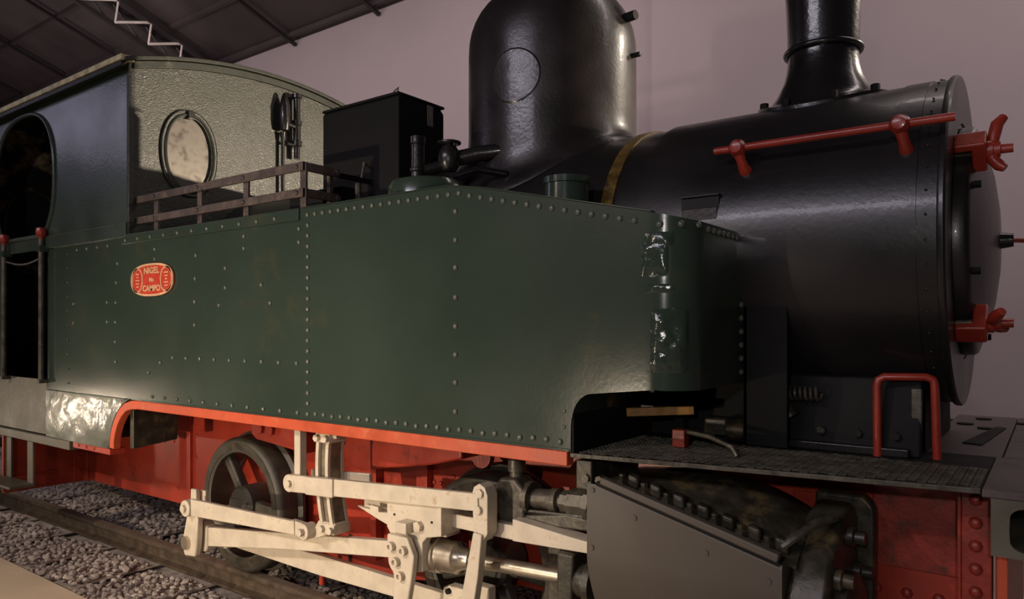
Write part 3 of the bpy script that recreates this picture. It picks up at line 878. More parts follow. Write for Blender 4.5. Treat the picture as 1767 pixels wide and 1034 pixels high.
MB().tube([(CXd + 0.37, 0.02, 2.735), (CXd + 0.44, 0.01, 2.735)], [0.022, 0.022], 8).build('dome_bolt', 'black_matt', dm, smooth=0)
MB().tube([(CXd + 0.39, 0.06, 2.575), (CXd + 0.44, 0.06, 2.575)], [0.012, 0.012], 8).build('dome_bolt', 'black_gloss', dm, smooth=0)
# sandbox-like black casing on the tank beside the boiler, with pale tape and a wire hook
cb = MB()
cb.prism([(-0.50, 1.86), (-0.50, 2.425), (-0.485, 2.44), (-0.215, 2.44), (-0.18, 2.41), (-0.18, 1.86)], -3.02, -2.474, 'x')
cbo = cb.build('black_casing', 'black_matt', loco, 0.008)
MB().box(-3.02, -2.47, -0.505, -0.18, 2.435, 2.448).build('casing_lid', 'black_matt', cbo, 0.004)
MB().box(-2.4735, -2.4715, -0.305, -0.265, 2.33, 2.43).build('pale_tape_strip', 'strip', cbo)
MB().tube([(-2.56, -0.45, 2.44), (-2.555, -0.45, 2.475), (-2.53, -0.445, 2.49), (-2.535, -0.45, 2.455), (-2.55, -0.45, 2.445)], 0.004, 6).build('wire_hook', 'iron', cbo)
# clack valve and pipes between casing and dome
cv = MB()
cv.lathe([(0.0, 0), (0.075, 0), (0.075, 0.02), (0.05, 0.024), (0.05, 0.045), (0.03, 0.05), (0.028, 0.09), (0.034, 0.095), (0.034, 0.105), (0.028, 0.11), (0.028, 0.21), (0.032, 0.215), (0.032, 0.245), (0.018, 0.25), (0, 0.252)], (-2.235, -0.62, 1.925), 'z', 24)
cvo = cv.build('clack_valve', 'black_gloss', loco)
for k in range(6):
    a = k * PI / 3
    MB().hexa((-2.235 + 0.062 * math.cos(a), -0.62 + 0.062 * math.sin(a), 1.945), 0.01, 0.016, 'z').build('bolt', 'black_gloss', cvo, smooth=0)
vl = MB()
vl.lathe([(0, -.06), (0.03, -.055), (0.045, -.03), (0.05, 0), (0.045, .03), (0.03, .055), (0, .06)], (-2.14, -0.52, 2.08), 'z', 20)
vl.tube([(-2.235, -0.62, 2.02), (-2.14, -0.52, 2.06)], 0.022, 10)
vl.tube([(-2.14, -0.52, 2.1), (-2.14, -0.52, 2.15)], 0.02, 10)
vlo = vl.build('stop_valve', 'black_gloss', loco)
MB().lathe([(0.04, -.008), (0.052, -.004), (0.052, .004), (0.04, .008)], (-2.14, -0.52, 2.15), 'z', 20, True).build('valve_wheel', 'black_gloss', vlo)
MB().tube([(-2.14, -0.50, 2.08), (-2.05, -0.42, 2.11), (-1.95, -0.36, 2.12)], 0.035, 12).build('feed_pipe', 'black_gloss', loco)
MB().tube([(-2.09, -0.6, 1.9), (-2.07, -0.58, 1.98), (-2.0, -0.5, 2.02), (-1.9, -0.42, 2.0)], 0.016, 10).build('drain_pipe', 'black_gloss', loco)
MB().tube([(-2.3, -0.2, 2.14), (-2.0, -0.15, 2.16), (-1.6, -0.15, 2.2)], 0.05, 12).build('steam_pipe', 'black_gloss', loco)

# --- coal rails on the tank roof -------------------------------------------------
cr = MB().box(-4.30, -2.655, -0.907, -0.893, 2.030, 2.070).build('coal_rail_bar', 'ironbar', loco, 0.003)
cr2 = MB().box(-4.30, -2.655, -0.907, -0.893, 1.914, 1.953).build('coal_rail_bar', 'ironbar', loco, 0.003)
for z, pr in ((2.05, cr), (1.934, cr2)):
    for x in (-3.93, -3.50, -3.10, -2.695): riv(pr, x, z, RVb, -0.907)
for x in (-3.93, -3.50, -3.10, -2.67):
    MB().box(x - 0.02, x + 0.02, -0.893, -0.881, 1.85, 2.065).build('coal_rail_post', 'ironbar', loco, 0.002)
for z in (2.05, 1.934):
    b = MB().box(-2.668, -2.655, -0.905, -0.70, z - 0.019, z + 0.020).build('coal_rail_end_bar', 'ironbar', loco, 0.003)
    MB().hexa((-2.655, -0.712, z), 0.012, 0.012, 'x').build('bolt', 'ironbar', b, smooth=0)
MB().box(-2.69, -2.668, -0.745, -0.725, 1.85, 2.04).build('coal_rail_post', 'ironbar', loco, 0.002)
MB().box(-2.668, -2.655, -0.70, -0.47, 2.03, 2.055).build('coal_rail_end_bar', 'black_matt', loco, 0.003)
MB().box(-2.69, -2.66, -0.575, -0.56, 1.85, 2.03).build('coal_rail_post', 'iron', loco, 0.002)
tb = MB()
tb.prism([(-0.72, 1.86), (-0.72, 1.98), (-0.6, 2.02), (-0.52, 2.02), (-0.52, 1.86)], -3.0, -2.75, 'x')
tb.build('tool_locker', 'black_matt', loco, 0.006)
MB().tube([(-2.66, -0.56, 2.05), (-2.66, -0.545, 2.125), (-2.66, -0.455, 2.098), (-2.66, -0.455, 2.03)], 0.007, 8).build('lamp_iron', 'iron', loco)
MB().box(-1.2455, -1.238, -0.945, -0.47, 0.934, 1.135).build('tank_step_dark', 'black_matt', loco)  # black sheet added over the step face to darken it

# --- frames and running gear ------------------------------------------------------
FY = -0.42
fr_out = [(-6.9, 0.24), (-5.9, 0.20), (-4.45, 0.205), (-4.3, 0.16), (-3.9, 0.16), (-3.75, 0.24), (-3.4, 0.24), (-3.25, 0.16), (-2.9, 0.13),
          (-2.5, 0.13), (-2.2, 0.18), (-2.05, 0.24), (-1.7, 0.24), (-1.55, 0.18), (-0.19, 0.18), (-0.19, 0.925), (-6.9, 0.925)]
for s in (1, -1):
    f = MB().prism(fr_out, FY * s, (FY + 0.03) * s, 'y').build('frame_plate', 'red', loco, 0.003)
    if s == 1:
        for x, z in [(-4.72, 0.59), (-4.60, 0.60), (-4.34, 0.66), (-4.34, 0.52), (-4.9, 0.30), (-4.55, 0.3), (-2.36, 0.74), (-2.40, 0.62), (-2.20, 0.66), (-2.32, 0.62), (-2.28, 0.62), (-2.1, 0.6)]:
            riv(f, x, z, RVr2, FY)
        for k in range(6): riv(f, -0.62 + 0.085 * k, 0.525, RVr, FY)
        for k in range(7): riv(f, -0.60 + 0.085 * k, 0.47, RVr, FY)
MB().box(-0.70, -0.46, FY - 0.012, FY, 0.3, 0.80).build('frame_doubler', 'red', loco, 0.012)
MB().box(-4.42, -4.38, FY - 0.02, FY, 0.22, 0.80).build('frame_stiffener', 'red', loco, 0.004)
MB().box(-4.58, -2.9, FY - 0.03, FY, 0.80, 0.84).build('frame_angle', 'red', loco, 0.004)
# frame stretchers across the engine
for x in (-5.0, -2.75, -1.2):
    MB().box(x - 0.02, x + 0.02, FY + 0.03, -FY - 0.03, 0.25, 0.85).build('frame_stretcher', 'red', loco)
# transverse drag plate under the cab with its riveted corner angle
MB().box(-5.90, -5.877, -0.95, FY, 0.185, 0.60).build('drag_plate', 'red', loco, 0.004)
ag = MB().box(-5.877, -5.80, FY - 0.012, FY, 0.19, 0.58).build('corner_angle', 'red', loco, 0.003)
for z in (0.27, 0.37, 0.47): riv(ag, -5.84, z, RVr2, FY - 0.012)
ag2 = MB().box(-5.877, -5.865, -0.50, FY, 0.19, 0.58).build('corner_angle', 'red', loco, 0.003)
for z in (0.27, 0.37, 0.47): riv(ag2, -5.865, z, RVr2, -0.46, FACE_FRONT)
MB().box(-5.877, -5.868, -0.95, -0.42, 0.285, 0.295).build('drag_plate_seam', 'red', loco)
# grey sand trap under the tank, bracket and red under-tank boxes
MB().prism([(-0.93, 0.665), (-0.675, 0.69), (-0.67, 0.78), (-0.64, 0.90), (-0.93, 0.90)], -4.14, -4.10, 'x').build('bulkhead_guard', 'grime', loco, 0.006)
rb = MB().prism([(-3.40, 0.90), (-3.40, 0.78), (-3.36, 0.755), (-2.95, 0.72), (-2.95, 0.90)], -0.66, -0.58, 'y').build('weighshaft_bracket', 'red', loco, 0.006)
MB().hexa((-3.31, -0.66, 0.815), 0.03, -0.02, 'y').build('bolt', 'red', rb, smooth=0)
MB().hexa((-3.22, -0.66, 0.815), 0.03, -0.02, 'y').build('bolt', 'red', rb, smooth=0)
us = MB()
us.prism([(-2.50, 0.92), (-2.50, 0.735), (-2.485, 0.71), (-2.455, 0.70), (-2.13, 0.755), (-1.95, 0.80), (-1.95, 0.92)], -0.66, -0.50, 'y')
us.build('under_tank_box', 'red', loco, 0.012, seg=3)
MB().lathe([(0.0, 0), (0.05, 0), (0.05, 0.03), (0.03, 0.03), (0, 0.03)], (-1.93, -0.56, 0.80), 'y', 24).build('cross_shaft_end', 'red_dark', loco)
MB().box(-2.70, -2.66, FY - 0.05, FY, 0.2, 0.9).build('frame_stay', 'red', loco, 0.004)
MB().box(-2.40, -2.33, FY - 0.04, FY, 0.25, 0.9).build('frame_stay', 'red', loco, 0.004)
MB().tube([(-2.985, -0.53, 0.30), (-2.985, -0.53, 0.04)], 0.017, 10).build('brake_hanger', 'red', loco)
MB().tube([(-2.90, -0.40, 0.28), (-2.90, -0.40, 0.03)], 0.025, 10).build('drain_pipe_lower', 'black_matt', loco)

# wheels
WR, WZc = 0.368, 0.370
def wheel(cx, s, spin):
    yo = -0.605
    w = MB()
    w.lathe([(0.285, 0.0), (0.300, -0.008), (0.345, -0.008), (0.362, 0.004), (WR, 0.02), (WR, 0.105), (0.392, 0.118), (0.392, 0.135), (0.375, 0.145), (0.285, 0.145)], (cx, yo, WZc), 'y', 72, True)
    if s < 0:
        w.v = [(x, -y, z) for x, y, z in w.v]
    wo = w.build('driving_wheel', 'wheel', loco, smooth=40)
    def child(m, name, mat, **k):
        if s < 0: m.v = [(x, -y, z) for x, y, z in m.v]
        return m.build(name, mat, wo, **k)
    child(MB().lathe([(0, -0.005), (0.085, -0.005), (0.10, 0.012), (0.10, 0.15), (0, 0.15)], (cx, yo, WZc), 'y', 36), 'hub', 'wheel')
    for a in spin:
        d = Vector((math.cos(R(a)), 0, math.sin(R(a))))
        c = Vector((cx, yo + 0.055, WZc))
        child(MB().bar(c + d * 0.07, c + d * 0.31, 0.06, 0.055, (0, 1, 0)), 'spoke', 'wheel', bevel=0.014)
    child(MB().lathe([(0.30, -0.0085), (0.338, -0.0085), (0.338, -0.0105), (0.30, -0.0105)], (cx, yo, WZc), 'y', 72, True), 'tyre_face', 'tread')
    crank = Vector((cx + CRX, 0, WZc + CRZ))
    child(MB().prism([(cx - 0.085, WZc + 0.03), (cx + 0.085, WZc + 0.03), (crank.x + 0.065, crank.z), (crank.x, crank.z - 0.065), (crank.x - 0.065, crank.z)], yo - 0.012, yo + 0.10, 'y'), 'crank_web', 'wheel', bevel=0.01)
    child(MB().tube([(crank.x, yo, crank.z), (crank.x, -0.90, crank.z)], 0.035, 16), 'crank_pin', 'steel')
    return wo
CRX, CRZ = -0.045, -0.150
W1, W2 = -3.586, -1.868
SP = (128, -4, 200, 300)
for cx in (W1, W2):
    for s in (1, -1): wheel(cx, s, SP)
    MB().tube([(cx, -0.47, WZc), (cx, 0.47, WZc)], 0.06, 20).build('axle', 'iron', loco)

P1 = (W1 + CRX, WZc + CRZ)
P2 = (W2 + CRX, WZc + CRZ)
def eye(m, c, r, y0, y1, n=20):
    m.prism([(c[0] + r * math.cos(2 * PI * k / n), c[1] + r * math.sin(2 * PI * k / n)) for k in range(n)], y0, y1, 'y')
def rod_poly(p, q, h0, h1):
    d = Vector((q[0] - p[0], q[1] - p[1])).normalized()
    n = Vector((-d.y, d.x))
    return [(p[0] + n.x * h0, p[1] + n.y * h0), (q[0] + n.x * h1, q[1] + n.y * h1), (q[0] - n.x * h1, q[1] - n.y * h1), (p[0] - n.x * h0, p[1] - n.y * h0)]
# coupling rod
cp = MB().prism([(P1[0] + 0.05, P1[1] - 0.035), (P1[0] + 0.05, P1[1] + 0.035), ((P1[0] + P2[0]) / 2, P1[1] + 0.048), (P2[0] - 0.05, P2[1] + 0.035), (P2[0] - 0.05, P2[1] - 0.035), ((P1[0] + P2[0]) / 2, P1[1] - 0.048)], -0.715, -0.68, 'y').build('coupling_rod', 'cream', loco, 0.005)
for p in (P1, P2):
    MB().prism([(p[0] - 0.085, p[1] - 0.06), (p[0] + 0.10, p[1] - 0.06), (p[0] + 0.10, p[1] + 0.07), (p[0] - 0.085, p[1] + 0.07)], -0.725, -0.67, 'y').build('rod_end', 'cream', cp, 0.012)
m = MB(); eye(m, P2, 0.045, -0.745, -0.725); m.build('rod_end_cap', 'cream', cp, 0.004)
# connecting (main) rod to the crosshead
XH = (-2.06, 0.432)
mr = MB().prism([(P1[0] + 0.07, P1[1] - 0.022), (P1[0] + 0.07, P1[1] + 0.078), (-2.9, 0.378), (XH[0] - 0.14, XH[1] + 0.030), (XH[0] - 0.03, XH[1] + 0.085), (XH[0] - 0.03, XH[1] - 0.075), (XH[0] - 0.14, XH[1] - 0.040), (-2.9, 0.300)], -0.825, -0.785, 'y').build('main_rod', 'cream', loco, 0.006)
MB().prism([(P1[0] - 0.075, P1[1] - 0.05), (P1[0] + 0.085, P1[1] - 0.05), (P1[0] + 0.10, P1[1] - 0.02), (P1[0] + 0.10, P1[1] + 0.085), (P1[0] + 0.06, P1[1] + 0.11), (P1[0] - 0.075, P1[1] + 0.09)], -0.835, -0.775, 'y').build('big_end', 'cream', mr, 0.012)
# return crank on the crank pin, eccentric rod
EP = (-3.595, 0.408)
rc = MB().prism([(P1[0] - 0.03, P1[1] - 0.075), (P1[0] + 0.07, P1[1] - 0.065), (P1[0] + 0.085, P1[1] + 0.0), (-3.535, 0.36), (-3.56, 0.40), (-3.63, 0.385), (P1[0] - 0.055, P1[1] - 0.01)], -0.885, -0.845, 'y').build('return_crank', 'cream', loco, 0.012)
MB().prism([(-3.625, 0.36), (-3.565, 0.36), (-3.57, 0.50), (-3.62, 0.50)], -0.872, -0.850, 'y').build('crank_clip', 'cream', rc, 0.006)
MB().prism([(-3.60, 0.36), (-3.54, 0.36), (-3.545, 0.49), (-3.595, 0.49)], -0.835, -0.815, 'y').build('crank_clip', 'cream', rc, 0.006)
LF = (-2.633, 0.448)
er = MB().prism(rod_poly((EP[0] + 0.05, EP[1] + 0.012), (-2.705, LF[1] + 0.003), 0.043, 0.030), -0.915, -0.890, 'y').build('eccentric_rod', 'cream', loco, 0.005)
m = MB(); eye(m, EP, 0.044, -0.92, -0.86); m.build('rod_eye', 'cream', er, 0.008)
MB().hexa((EP[0], -0.92, EP[1]), 0.022, -0.014, 'y').build('rod_nut', 'cream', er, 0.002, smooth=0)
MB().prism([(-2.74, LF[1] - 0.03), (-2.74, LF[1] + 0.035), (-2.63, LF[1] + 0.03), (-2.63, LF[1] - 0.03)], -0.908, -0.878, 'y').build('rod_fork', 'cream', er, 0.005)
m = MB(); eye(m, LF, 0.036, -0.925, -0.865); m.build('rod_eye', 'cream', er, 0.006)
m = MB(); eye(m, LF, 0.018, -0.945, -0.925, 6); m.build('rod_nut', 'cream', er, 0.002, smooth=0)
# expansion link: curved slotted link, swinging on its trunnion
lc, lr = (-1.65, 0.735), 0.905
def larc(r, a0, a1, n=14):
    return [(lc[0] - r * math.cos(a0 + (a1 - a0) * k / n), lc[1] + r * math.sin(a0 + (a1 - a0) * k / n)) for k in range(n + 1)]
aT, aB = math.asin((0.86 - lc[1]) / lr), math.asin((0.47 - lc[1]) / lr)
el = MB()
lk = None
for y0, y1, w in ((-0.885, -0.868, 1), (-0.812, -0.795, 1)):
    for r0, r1 in ((lr + 0.042, lr + 0.022), (lr - 0.022, lr - 0.042)):
        o = MB().prism(larc(r0, aB, aT) + larc(r1, aT, aB), y0, y1, 'y').build('expansion_link' if lk is None else 'link_cheek', 'cream', loco if lk is None else lk, 0.003)
        lk = lk or o
MB().prism(larc(lr + 0.040, aB, aT) + larc(lr - 0.040, aT, aB), -0.868, -0.812, 'y').build('link_slot', 'slot_shade', lk)
for a in (aT, aB):
    c = (lc[0] - lr * math.cos(a), lc[1] + lr * math.sin(a))
    MB().prism([(c[0] - 0.045, c[1] - 0.02), (c[0] + 0.045, c[1] - 0.02), (c[0] + 0.045, c[1] + 0.025), (c[0] - 0.045, c[1] + 0.025)], -0.888, -0.792, 'y').build('link_end', 'cream', lk, 0.006)
    for dx in (-0.028, 0.03):
        MB().hexa((c[0] + dx, -0.888, c[1] + 0.0), 0.017, -0.016, 'y').build('link_bolt', 'cream', lk, 0.002, smooth=0)
MB().prism([(-2.645, 0.425), (-2.60, 0.415), (-2.47, 0.465), (-2.47, 0.50), (-2.58, 0.50), (-2.60, 0.47)], -0.882, -0.80, 'y').build('link_foot', 'cream', lk, 0.006)
MB().box(-2.525, -2.475, -0.87, -0.80, 0.86, 0.93).build('link_hanger', 'cream', lk, 0.004)
# radius rod with fork at the link, lifting link
rr = MB().prism(rod_poly((-2.74, 0.645), (-1.66, 0.712), 0.038, 0.032), -0.912, -0.887, 'y').build('radius_rod', 'cream', loco, 0.004)
m = MB(); eye(m, (-2.745, 0.645), 0.040, -0.915, -0.884); m.build('rod_eye', 'cream', rr, 0.005)
MB().hexa((-2.735, -0.915, 0.645), 0.017, -0.014, 'y').build('rod_nut', 'cream', rr, 0.002, smooth=0)
MB().prism([(-2.62, 0.612), (-2.44, 0.622), (-2.44, 0.702), (-2.62, 0.69)], -0.922, -0.886, 'y').build('rod_fork', 'cream', rr, 0.006)
MB().prism(rod_poly((-2.74, 0.66), (-2.35, 0.685), 0.03, 0.03), -0.795, -0.775, 'y').build('rod_fork', 'cream', rr, 0.004)
ll = MB().box(-2.745, -2.702, -0.885, -0.845, 0.66, 0.925).build('lifting_link', 'cream', loco, 0.006)
# crosshead, slide bar, piston rod
sbr = MB().box(-2.34, -1.54, -0.835, -0.775, 0.577, 0.630).build('slide_bar', 'cream', loco, 0.004)
MB().prism([(-1.56, 0.575), (-1.22, 0.588), (-1.22, 0.625), (-1.30, 0.630), (-1.56, 0.655)], -0.84, -0.765, 'y').build('slide_bar_end', 'cream', sbr, 0.004)
MB().prism([(-2.33, 0.600), (-2.20, 0.562), (-2.13, 0.545), (-2.13, 0.600), (-2.20, 0.592), (-2.20, 0.612), (-2.25, 0.615), (-2.25, 0.597)], -0.885, -0.865, 'y').build('slide_bar_tip', 'cream', sbr, 0.003)
xh = MB().prism([(-2.145, 0.655), (-1.865, 0.668), (-1.862, 0.550), (-1.93, 0.535), (-1.95, 0.512), (-1.95, 0.40), (-2.05, 0.38), (-2.11, 0.50), (-2.145, 0.545)], -0.892, -0.845, 'y').build('crosshead', 'cream', loco, 0.006)
MB().box(-1.862, -1.846, -0.90, -0.79, 0.555, 0.675).build('crosshead_flange', 'cream', xh, 0.003)
MB().box(-2.045, -1.985, -0.945, -0.892, 0.548, 0.592).build('crosshead_block', 'cream', xh, 0.006)
MB().hexa((-1.965, -0.892, 0.575), 0.022, -0.02, 'y').build('crosshead_nut', 'cream', xh, 0.002, smooth=0)
for x, z in ((-2.10, 0.60), (-1.90, 0.60)): MB().hexa((x, -0.892, z), 0.005, -0.003, 'y').build('oil_hole', 'black_matt', xh, smooth=0)
for k in range(5): MB().box(-2.13 + 0.055 * k, -2.10 + 0.055 * k, -0.89, -0.85, 0.655, 0.667 + 0.002 * k).build('crosshead_stud', 'cream', xh, 0.003)
MB().box(-2.14, -1.87, -0.845, -0.76, 0.535, 0.575).build('slipper', 'cream', xh, 0.004)
MB().box(-2.14, -1.87, -0.845, -0.76, 0.632, 0.655).build('slipper', 'cream', xh, 0.004)
MB().prism([(-2.10, 0.535), (-1.99, 0.535), (-1.955, 0.47), (-1.965, 0.39), (-2.005, 0.20), (-2.015, 0.16), (-2.07, 0.16), (-2.065, 0.38), (-2.10, 0.46)], -0.935, -0.905, 'y').build('drop_arm', 'cream', xh, 0.008)
MB().tube([(-2.045, -0.75, 0.435), (-2.045, -0.93, 0.435)], 0.05, 20).build('gudgeon_pin', 'cream', xh)
for x, z in ((-2.07, 0.49), (-2.005, 0.485), (-2.045, 0.435), (-2.02, 0.385)):
    MB().lathe([(0.019, 0), (0.019, -.018), (0.010, -.018), (0.008, -.008), (0, -.008)], (x, -0.935, z), 'y', 12).build('arm_bolt', 'cream', xh)
pr = MB().tube([(-1.86, -0.80, 0.452), (-1.24, -0.80, 0.484)], 0.0265, 24).build('piston_rod', 'steel', loco)
MB().tube([(-1.97, -0.80, 0.446), (-1.93, -0.80, 0.448), (-1.925, -0.80, 0.449), (-1.84, -0.80, 0.453), (-1.825, -0.80, 0.454), (-1.78, -0.80, 0.456)], [0.07, 0.07, 0.062, 0.062, 0.045, 0.036], 28).build('piston_rod_boss', 'steel', pr)
# combination lever and union link
cl_ = MB()
cl_.prism([(-1.685, 0.60), (-1.695, 0.735), (-1.685, 0.765), (-1.660, 0.780), (-1.635, 0.768), (-1.622, 0.74), (-1.622, 0.605), (-1.645, 0.570), (-1.675, 0.585)], -0.905, -0.845, 'y')
clo = cl_.build('combination_lever', 'cream', loco, 0.004)
MB().prism([(-1.678, 0.605), (-1.638, 0.60), (-1.655, 0.45), (-1.715, 0.13), (-1.770, 0.13), (-1.725, 0.40)], -0.918, -0.880, 'y').build('lever_arm', 'cream', clo, 0.005)
MB().hexa((-1.655, -0.905, 0.745), 0.018, -0.010, 'y').build('lever_bolt', 'cream', clo, 0.002, smooth=0)
m = MB(); eye(m, (-1.66, 0.685), 0.016, -0.918, -0.905); m.build('lever_bolt', 'cream', clo, 0.003)
ul = MB().prism([(-2.04, 0.175), (-1.74, 0.175), (-1.74, 0.225), (-2.04, 0.225)], -0.90, -0.875, 'y').build('union_link', 'cream', loco, 0.005)
kb = MB().prism([(-1.93, 0.20), (-1.70, 0.20), (-1.70, 0.365), (-1.78, 0.365), (-1.79, 0.335), (-1.90, 0.335), (-1.93, 0.31)], -0.80, -0.75, 'y').build('rod_bearing_block', 'cream', loco, 0.008)
m = MB(); eye(m, (-1.81, 0.245), 0.065, -0.815, -0.80, 28); m.build('bearing_cap', 'cream', kb, 0.004)
MB().hexa((-1.895, -0.80, 0.315), 0.012, -0.012, 'y').build('bearing_bolt', 'black_matt', kb, smooth=0)
# valve spindle guide with oil pot
vg = MB()
vg.tube([(-1.75, -0.745, 0.705), (-1.62, -0.745, 0.712)], [0.035, 0.035], 16)
vgo = vg.build('valve_spindle_guide', 'grime', loco)
def vpart(name, pts, r, mat='iron', n=16):
    return MB().tube(pts, r, n).build(name, mat, vgo, smooth=35)
MB().prism([(-1.675, 0.62), (-1.56, 0.60), (-1.535, 0.66), (-1.54, 0.755), (-1.58, 0.79), (-1.65, 0.785), (-1.685, 0.74)], -0.80, -0.70, 'y').build('guide_casting', 'iron', vgo, 0.015, seg=3)
vpart('oil_pot', [(-1.605, -0.75, 0.775), (-1.605, -0.75, 0.805), (-1.605, -0.75, 0.808), (-1.605, -0.75, 0.85), (-1.605, -0.75, 0.855), (-1.605, -0.75, 0.875)], [0.026, 0.026, 0.034, 0.034, 0.028, 0.028])
vpart('gland_flange', [(-1.555, -0.745, 0.715), (-1.53, -0.745, 0.715)], 0.062)
vpart('gland', [(-1.53, -0.745, 0.715), (-1.455, -0.745, 0.72), (-1.45, -0.745, 0.72), (-1.42, -0.745, 0.722), (-1.415, -0.745, 0.722), (-1.395, -0.745, 0.722)], [0.037, 0.037, 0.044, 0.044, 0.028, 0.028])
vpart('gland_nut', [(-1.40, -0.745, 0.722), (-1.37, -0.745, 0.722), (-1.368, -0.745, 0.722), (-1.30, -0.745, 0.725), (-1.298, -0.745, 0.725), (-1.275, -0.745, 0.725)], [0.042, 0.042, 0.052, 0.052, 0.062, 0.062], 'iron', 8)
MB().prism([(-1.60, 0.625), (-1.20, 0.648), (-1.20, 0.685), (-1.36, 0.690), (-1.52, 0.665), (-1.58, 0.66)], -0.79, -0.68, 'y').build('guide_bracket', 'iron', vgo, 0.008)
vpart('gland_stud', [(-1.54, -0.78, 0.675), (-1.28, -0.78, 0.69)], 0.008, 'grime', 8)
# motion bracket, clutter behind the slide bar near the cylinder
MB().prism([(-1.36, 0.40), (-1.30, 0.40), (-1.29, 0.58), (-1.36, 0.58)], -0.86, -0.62, 'y').build('cylinder_rear_lug', 'grime', loco, 0.01)
MB().lathe([(0, 0), (0.055, 0), (0.06, 0.02), (0.06, 0.05), (0.08, 0.055), (0.08, 0.08), (0.0, 0.08)], (-1.31, -0.80, 0.482), 'x', 24).build('piston_gland', 'grime', loco)
MB().box(-1.53, -1.47, -0.66, -0.60, 0.22, 0.58).build('guide_yoke', 'iron', loco, 0.008)
MB().box(-1.44, -1.36, -0.62, -0.56, 0.30, 0.52).build('guide_yoke', 'iron', loco, 0.008)

# --- cylinder ---------------------------------------------------------------------
def ytl(x): return 0.850 - 0.262 * (x + 1.149)      # top line of the cover slopes down forwards
cyl = MB()
xs = [-1.186, -1.149] + [-1.1 + 0.1 * k for k in range(5)] + [-0.60, -0.585]
sec = lambda x: [(-0.945, min(0.848, ytl(x))), (-0.95, min(0.84, ytl(x)) - 0.01), (-0.95, 0.63), (-0.947, 0.60), (-0.935, 0.55), (-0.915, 0.50), (-0.888, 0.44), (-0.86, 0.385), (-0.835, 0.335), (-0.77, 0.305), (-0.70, 0.30), (-0.60, 0.30), (-0.60, 0.70)]
vs = []
ns = len(sec(-1))
for x in xs: vs += [(x, y, z) for y, z in sec(x)]
fs = [(i * ns + j, (i + 1) * ns + j, (i + 1) * ns + (j + 1) % ns, i * ns + (j + 1) % ns) for i in range(len(xs) - 1) for j in range(ns)]
fs += [tuple(range(ns)), tuple((len(xs) - 1) * ns + j for j in range(ns - 1, -1, -1))]
cyl.add(vs, fs)
cy = cyl.build('cylinder_cladding', 'cover', loco, smooth=25)
for s in (1,):
    far = cyl
    far.v = [(x, -y, z) for x, y, z in far.v]
    far.build('cylinder_cladding', 'cover', loco, smooth=25)
for x, z in ((-1.165, 0.83), (-1.168, 0.65), (-1.02, 0.765), (-0.795, 0.70), (-0.62, 0.655), (-0.615, 0.5), (-1.15, 0.42)):
    MB().hexa((x, -0.949, z), 0.008, -0.005, 'y', 8).build('cladding_screw', 'cover', cy, smooth=0)
MB().bar((-1.135, -0.945, ytl(-1.135) + 0.018), (-0.592, -0.945, ytl(-0.592) + 0.018), 0.03, 0.024, (0, 0, 1)).build('cladding_top_strip', 'cover', cy, 0.006)
MB().bar((-1.15, -0.925, ytl(-1.15) + 0.003), (-0.592, -0.925, ytl(-0.592) + 0.003), 0.06, 0.012, (0, 0, 1)).build('cladding_gap', 'black_matt', cy)
# steam chest with rounded lid
sc = MB()
def lid(x):
    pts = [(-1.16, 0.862), (-1.10, 0.868), (-1.0, 0.875), (-0.9, 0.876), (-0.8, 0.868), (-0.7, 0.845), (-0.62, 0.812), (-0.56, 0.775)]
    for (a, za), (b, zb) in zip(pts, pts[1:]):
        if a <= x <= b: return za + (zb - za) * (x - a) / (b - a)
    return pts[-1][1]
xs = [-1.16 + 0.05 * k for k in range(13)]
prof = [0.0, 0.12, 0.3, 0.5, 0.7, 0.85, 0.95, 1.0]
vs = []
for x in xs:
    z0 = ytl(x) - 0.005
    z1 = lid(x)
    row = []
    for t in prof:
        bulge = math.sin(t * PI / 2) ** 0.8
        row.append((x, -0.915 + 0.22 * t, z0 + (z1 - z0) * bulge))
    row += [(x, -0.60, z1 - 0.01), (x, -0.55, z1 - 0.08), (x, -0.55, z0 - 0.1)]
    vs += row
nr = len(prof) + 3
fs = [(i * nr + j, (i + 1) * nr + j, (i + 1) * nr + j + 1, i * nr + j + 1) for i in range(len(xs) - 1) for j in range(nr - 1)]
fs += [tuple(range(nr)), tuple((len(xs) - 1) * nr + j for j in range(nr - 1, -1, -1))]
sc.add(vs, fs)
sco = sc.build('steam_chest', 'grime', loco, smooth=50)
for k in range(7):
    x = -1.09 + 0.075 * k
    z = ytl(x) + 0.012
    MB().lathe([(0.02, 0), (0.02, 0.018), (0.012, 0.02), (0.012, 0.034), (0, 0.036)], (x, -0.895, z), 'z', 6).build('chest_nut', 'grime', sco, smooth=0)
    MB().prism([(x + 0.02, z + 0.0), (x + 0.058, z - 0.012), (x + 0.058, z + 0.03), (x + 0.02, z + 0.04)], -0.905, -0.87, 'y').build('chest_lug', 'grime', sco, 0.01)
# cylinder front cover
fc = MB()
fc.prism([(-0.90, 0.30), (-0.62, 0.30), (-0.56, 0.36), (-0.55, 0.78), (-0.60, 0.825), (-0.72, 0.80), (-0.86, 0.72), (-0.93, 0.62), (-0.95, 0.50), (-0.94, 0.38)], -0.585, -0.475, 'x')
fco = fc.build('cylinder_front_block', 'grime', loco, 0.02, seg=3)
for y, z in ((-0.70, 0.745), (-0.84, 0.66), (-0.60, 0.62), (-0.89, 0.5), (-0.62, 0.45)):
    MB().lathe([(0.03, 0), (0.03, 0.02), (0.02, 0.024), (0.02, 0.05), (0, 0.052)], (-0.478, y, z), 'x', 12).build('cover_stud', 'grime', fco)
MB().lathe([(0, 0), (0.15, 0), (0.15, 0.03), (0.12, 0.045), (0.07, 0.055), (0, 0.055)], (-0.475, -0.76, 0.51), 'x', 36).build('cylinder_cover_disc', 'grime', fco)
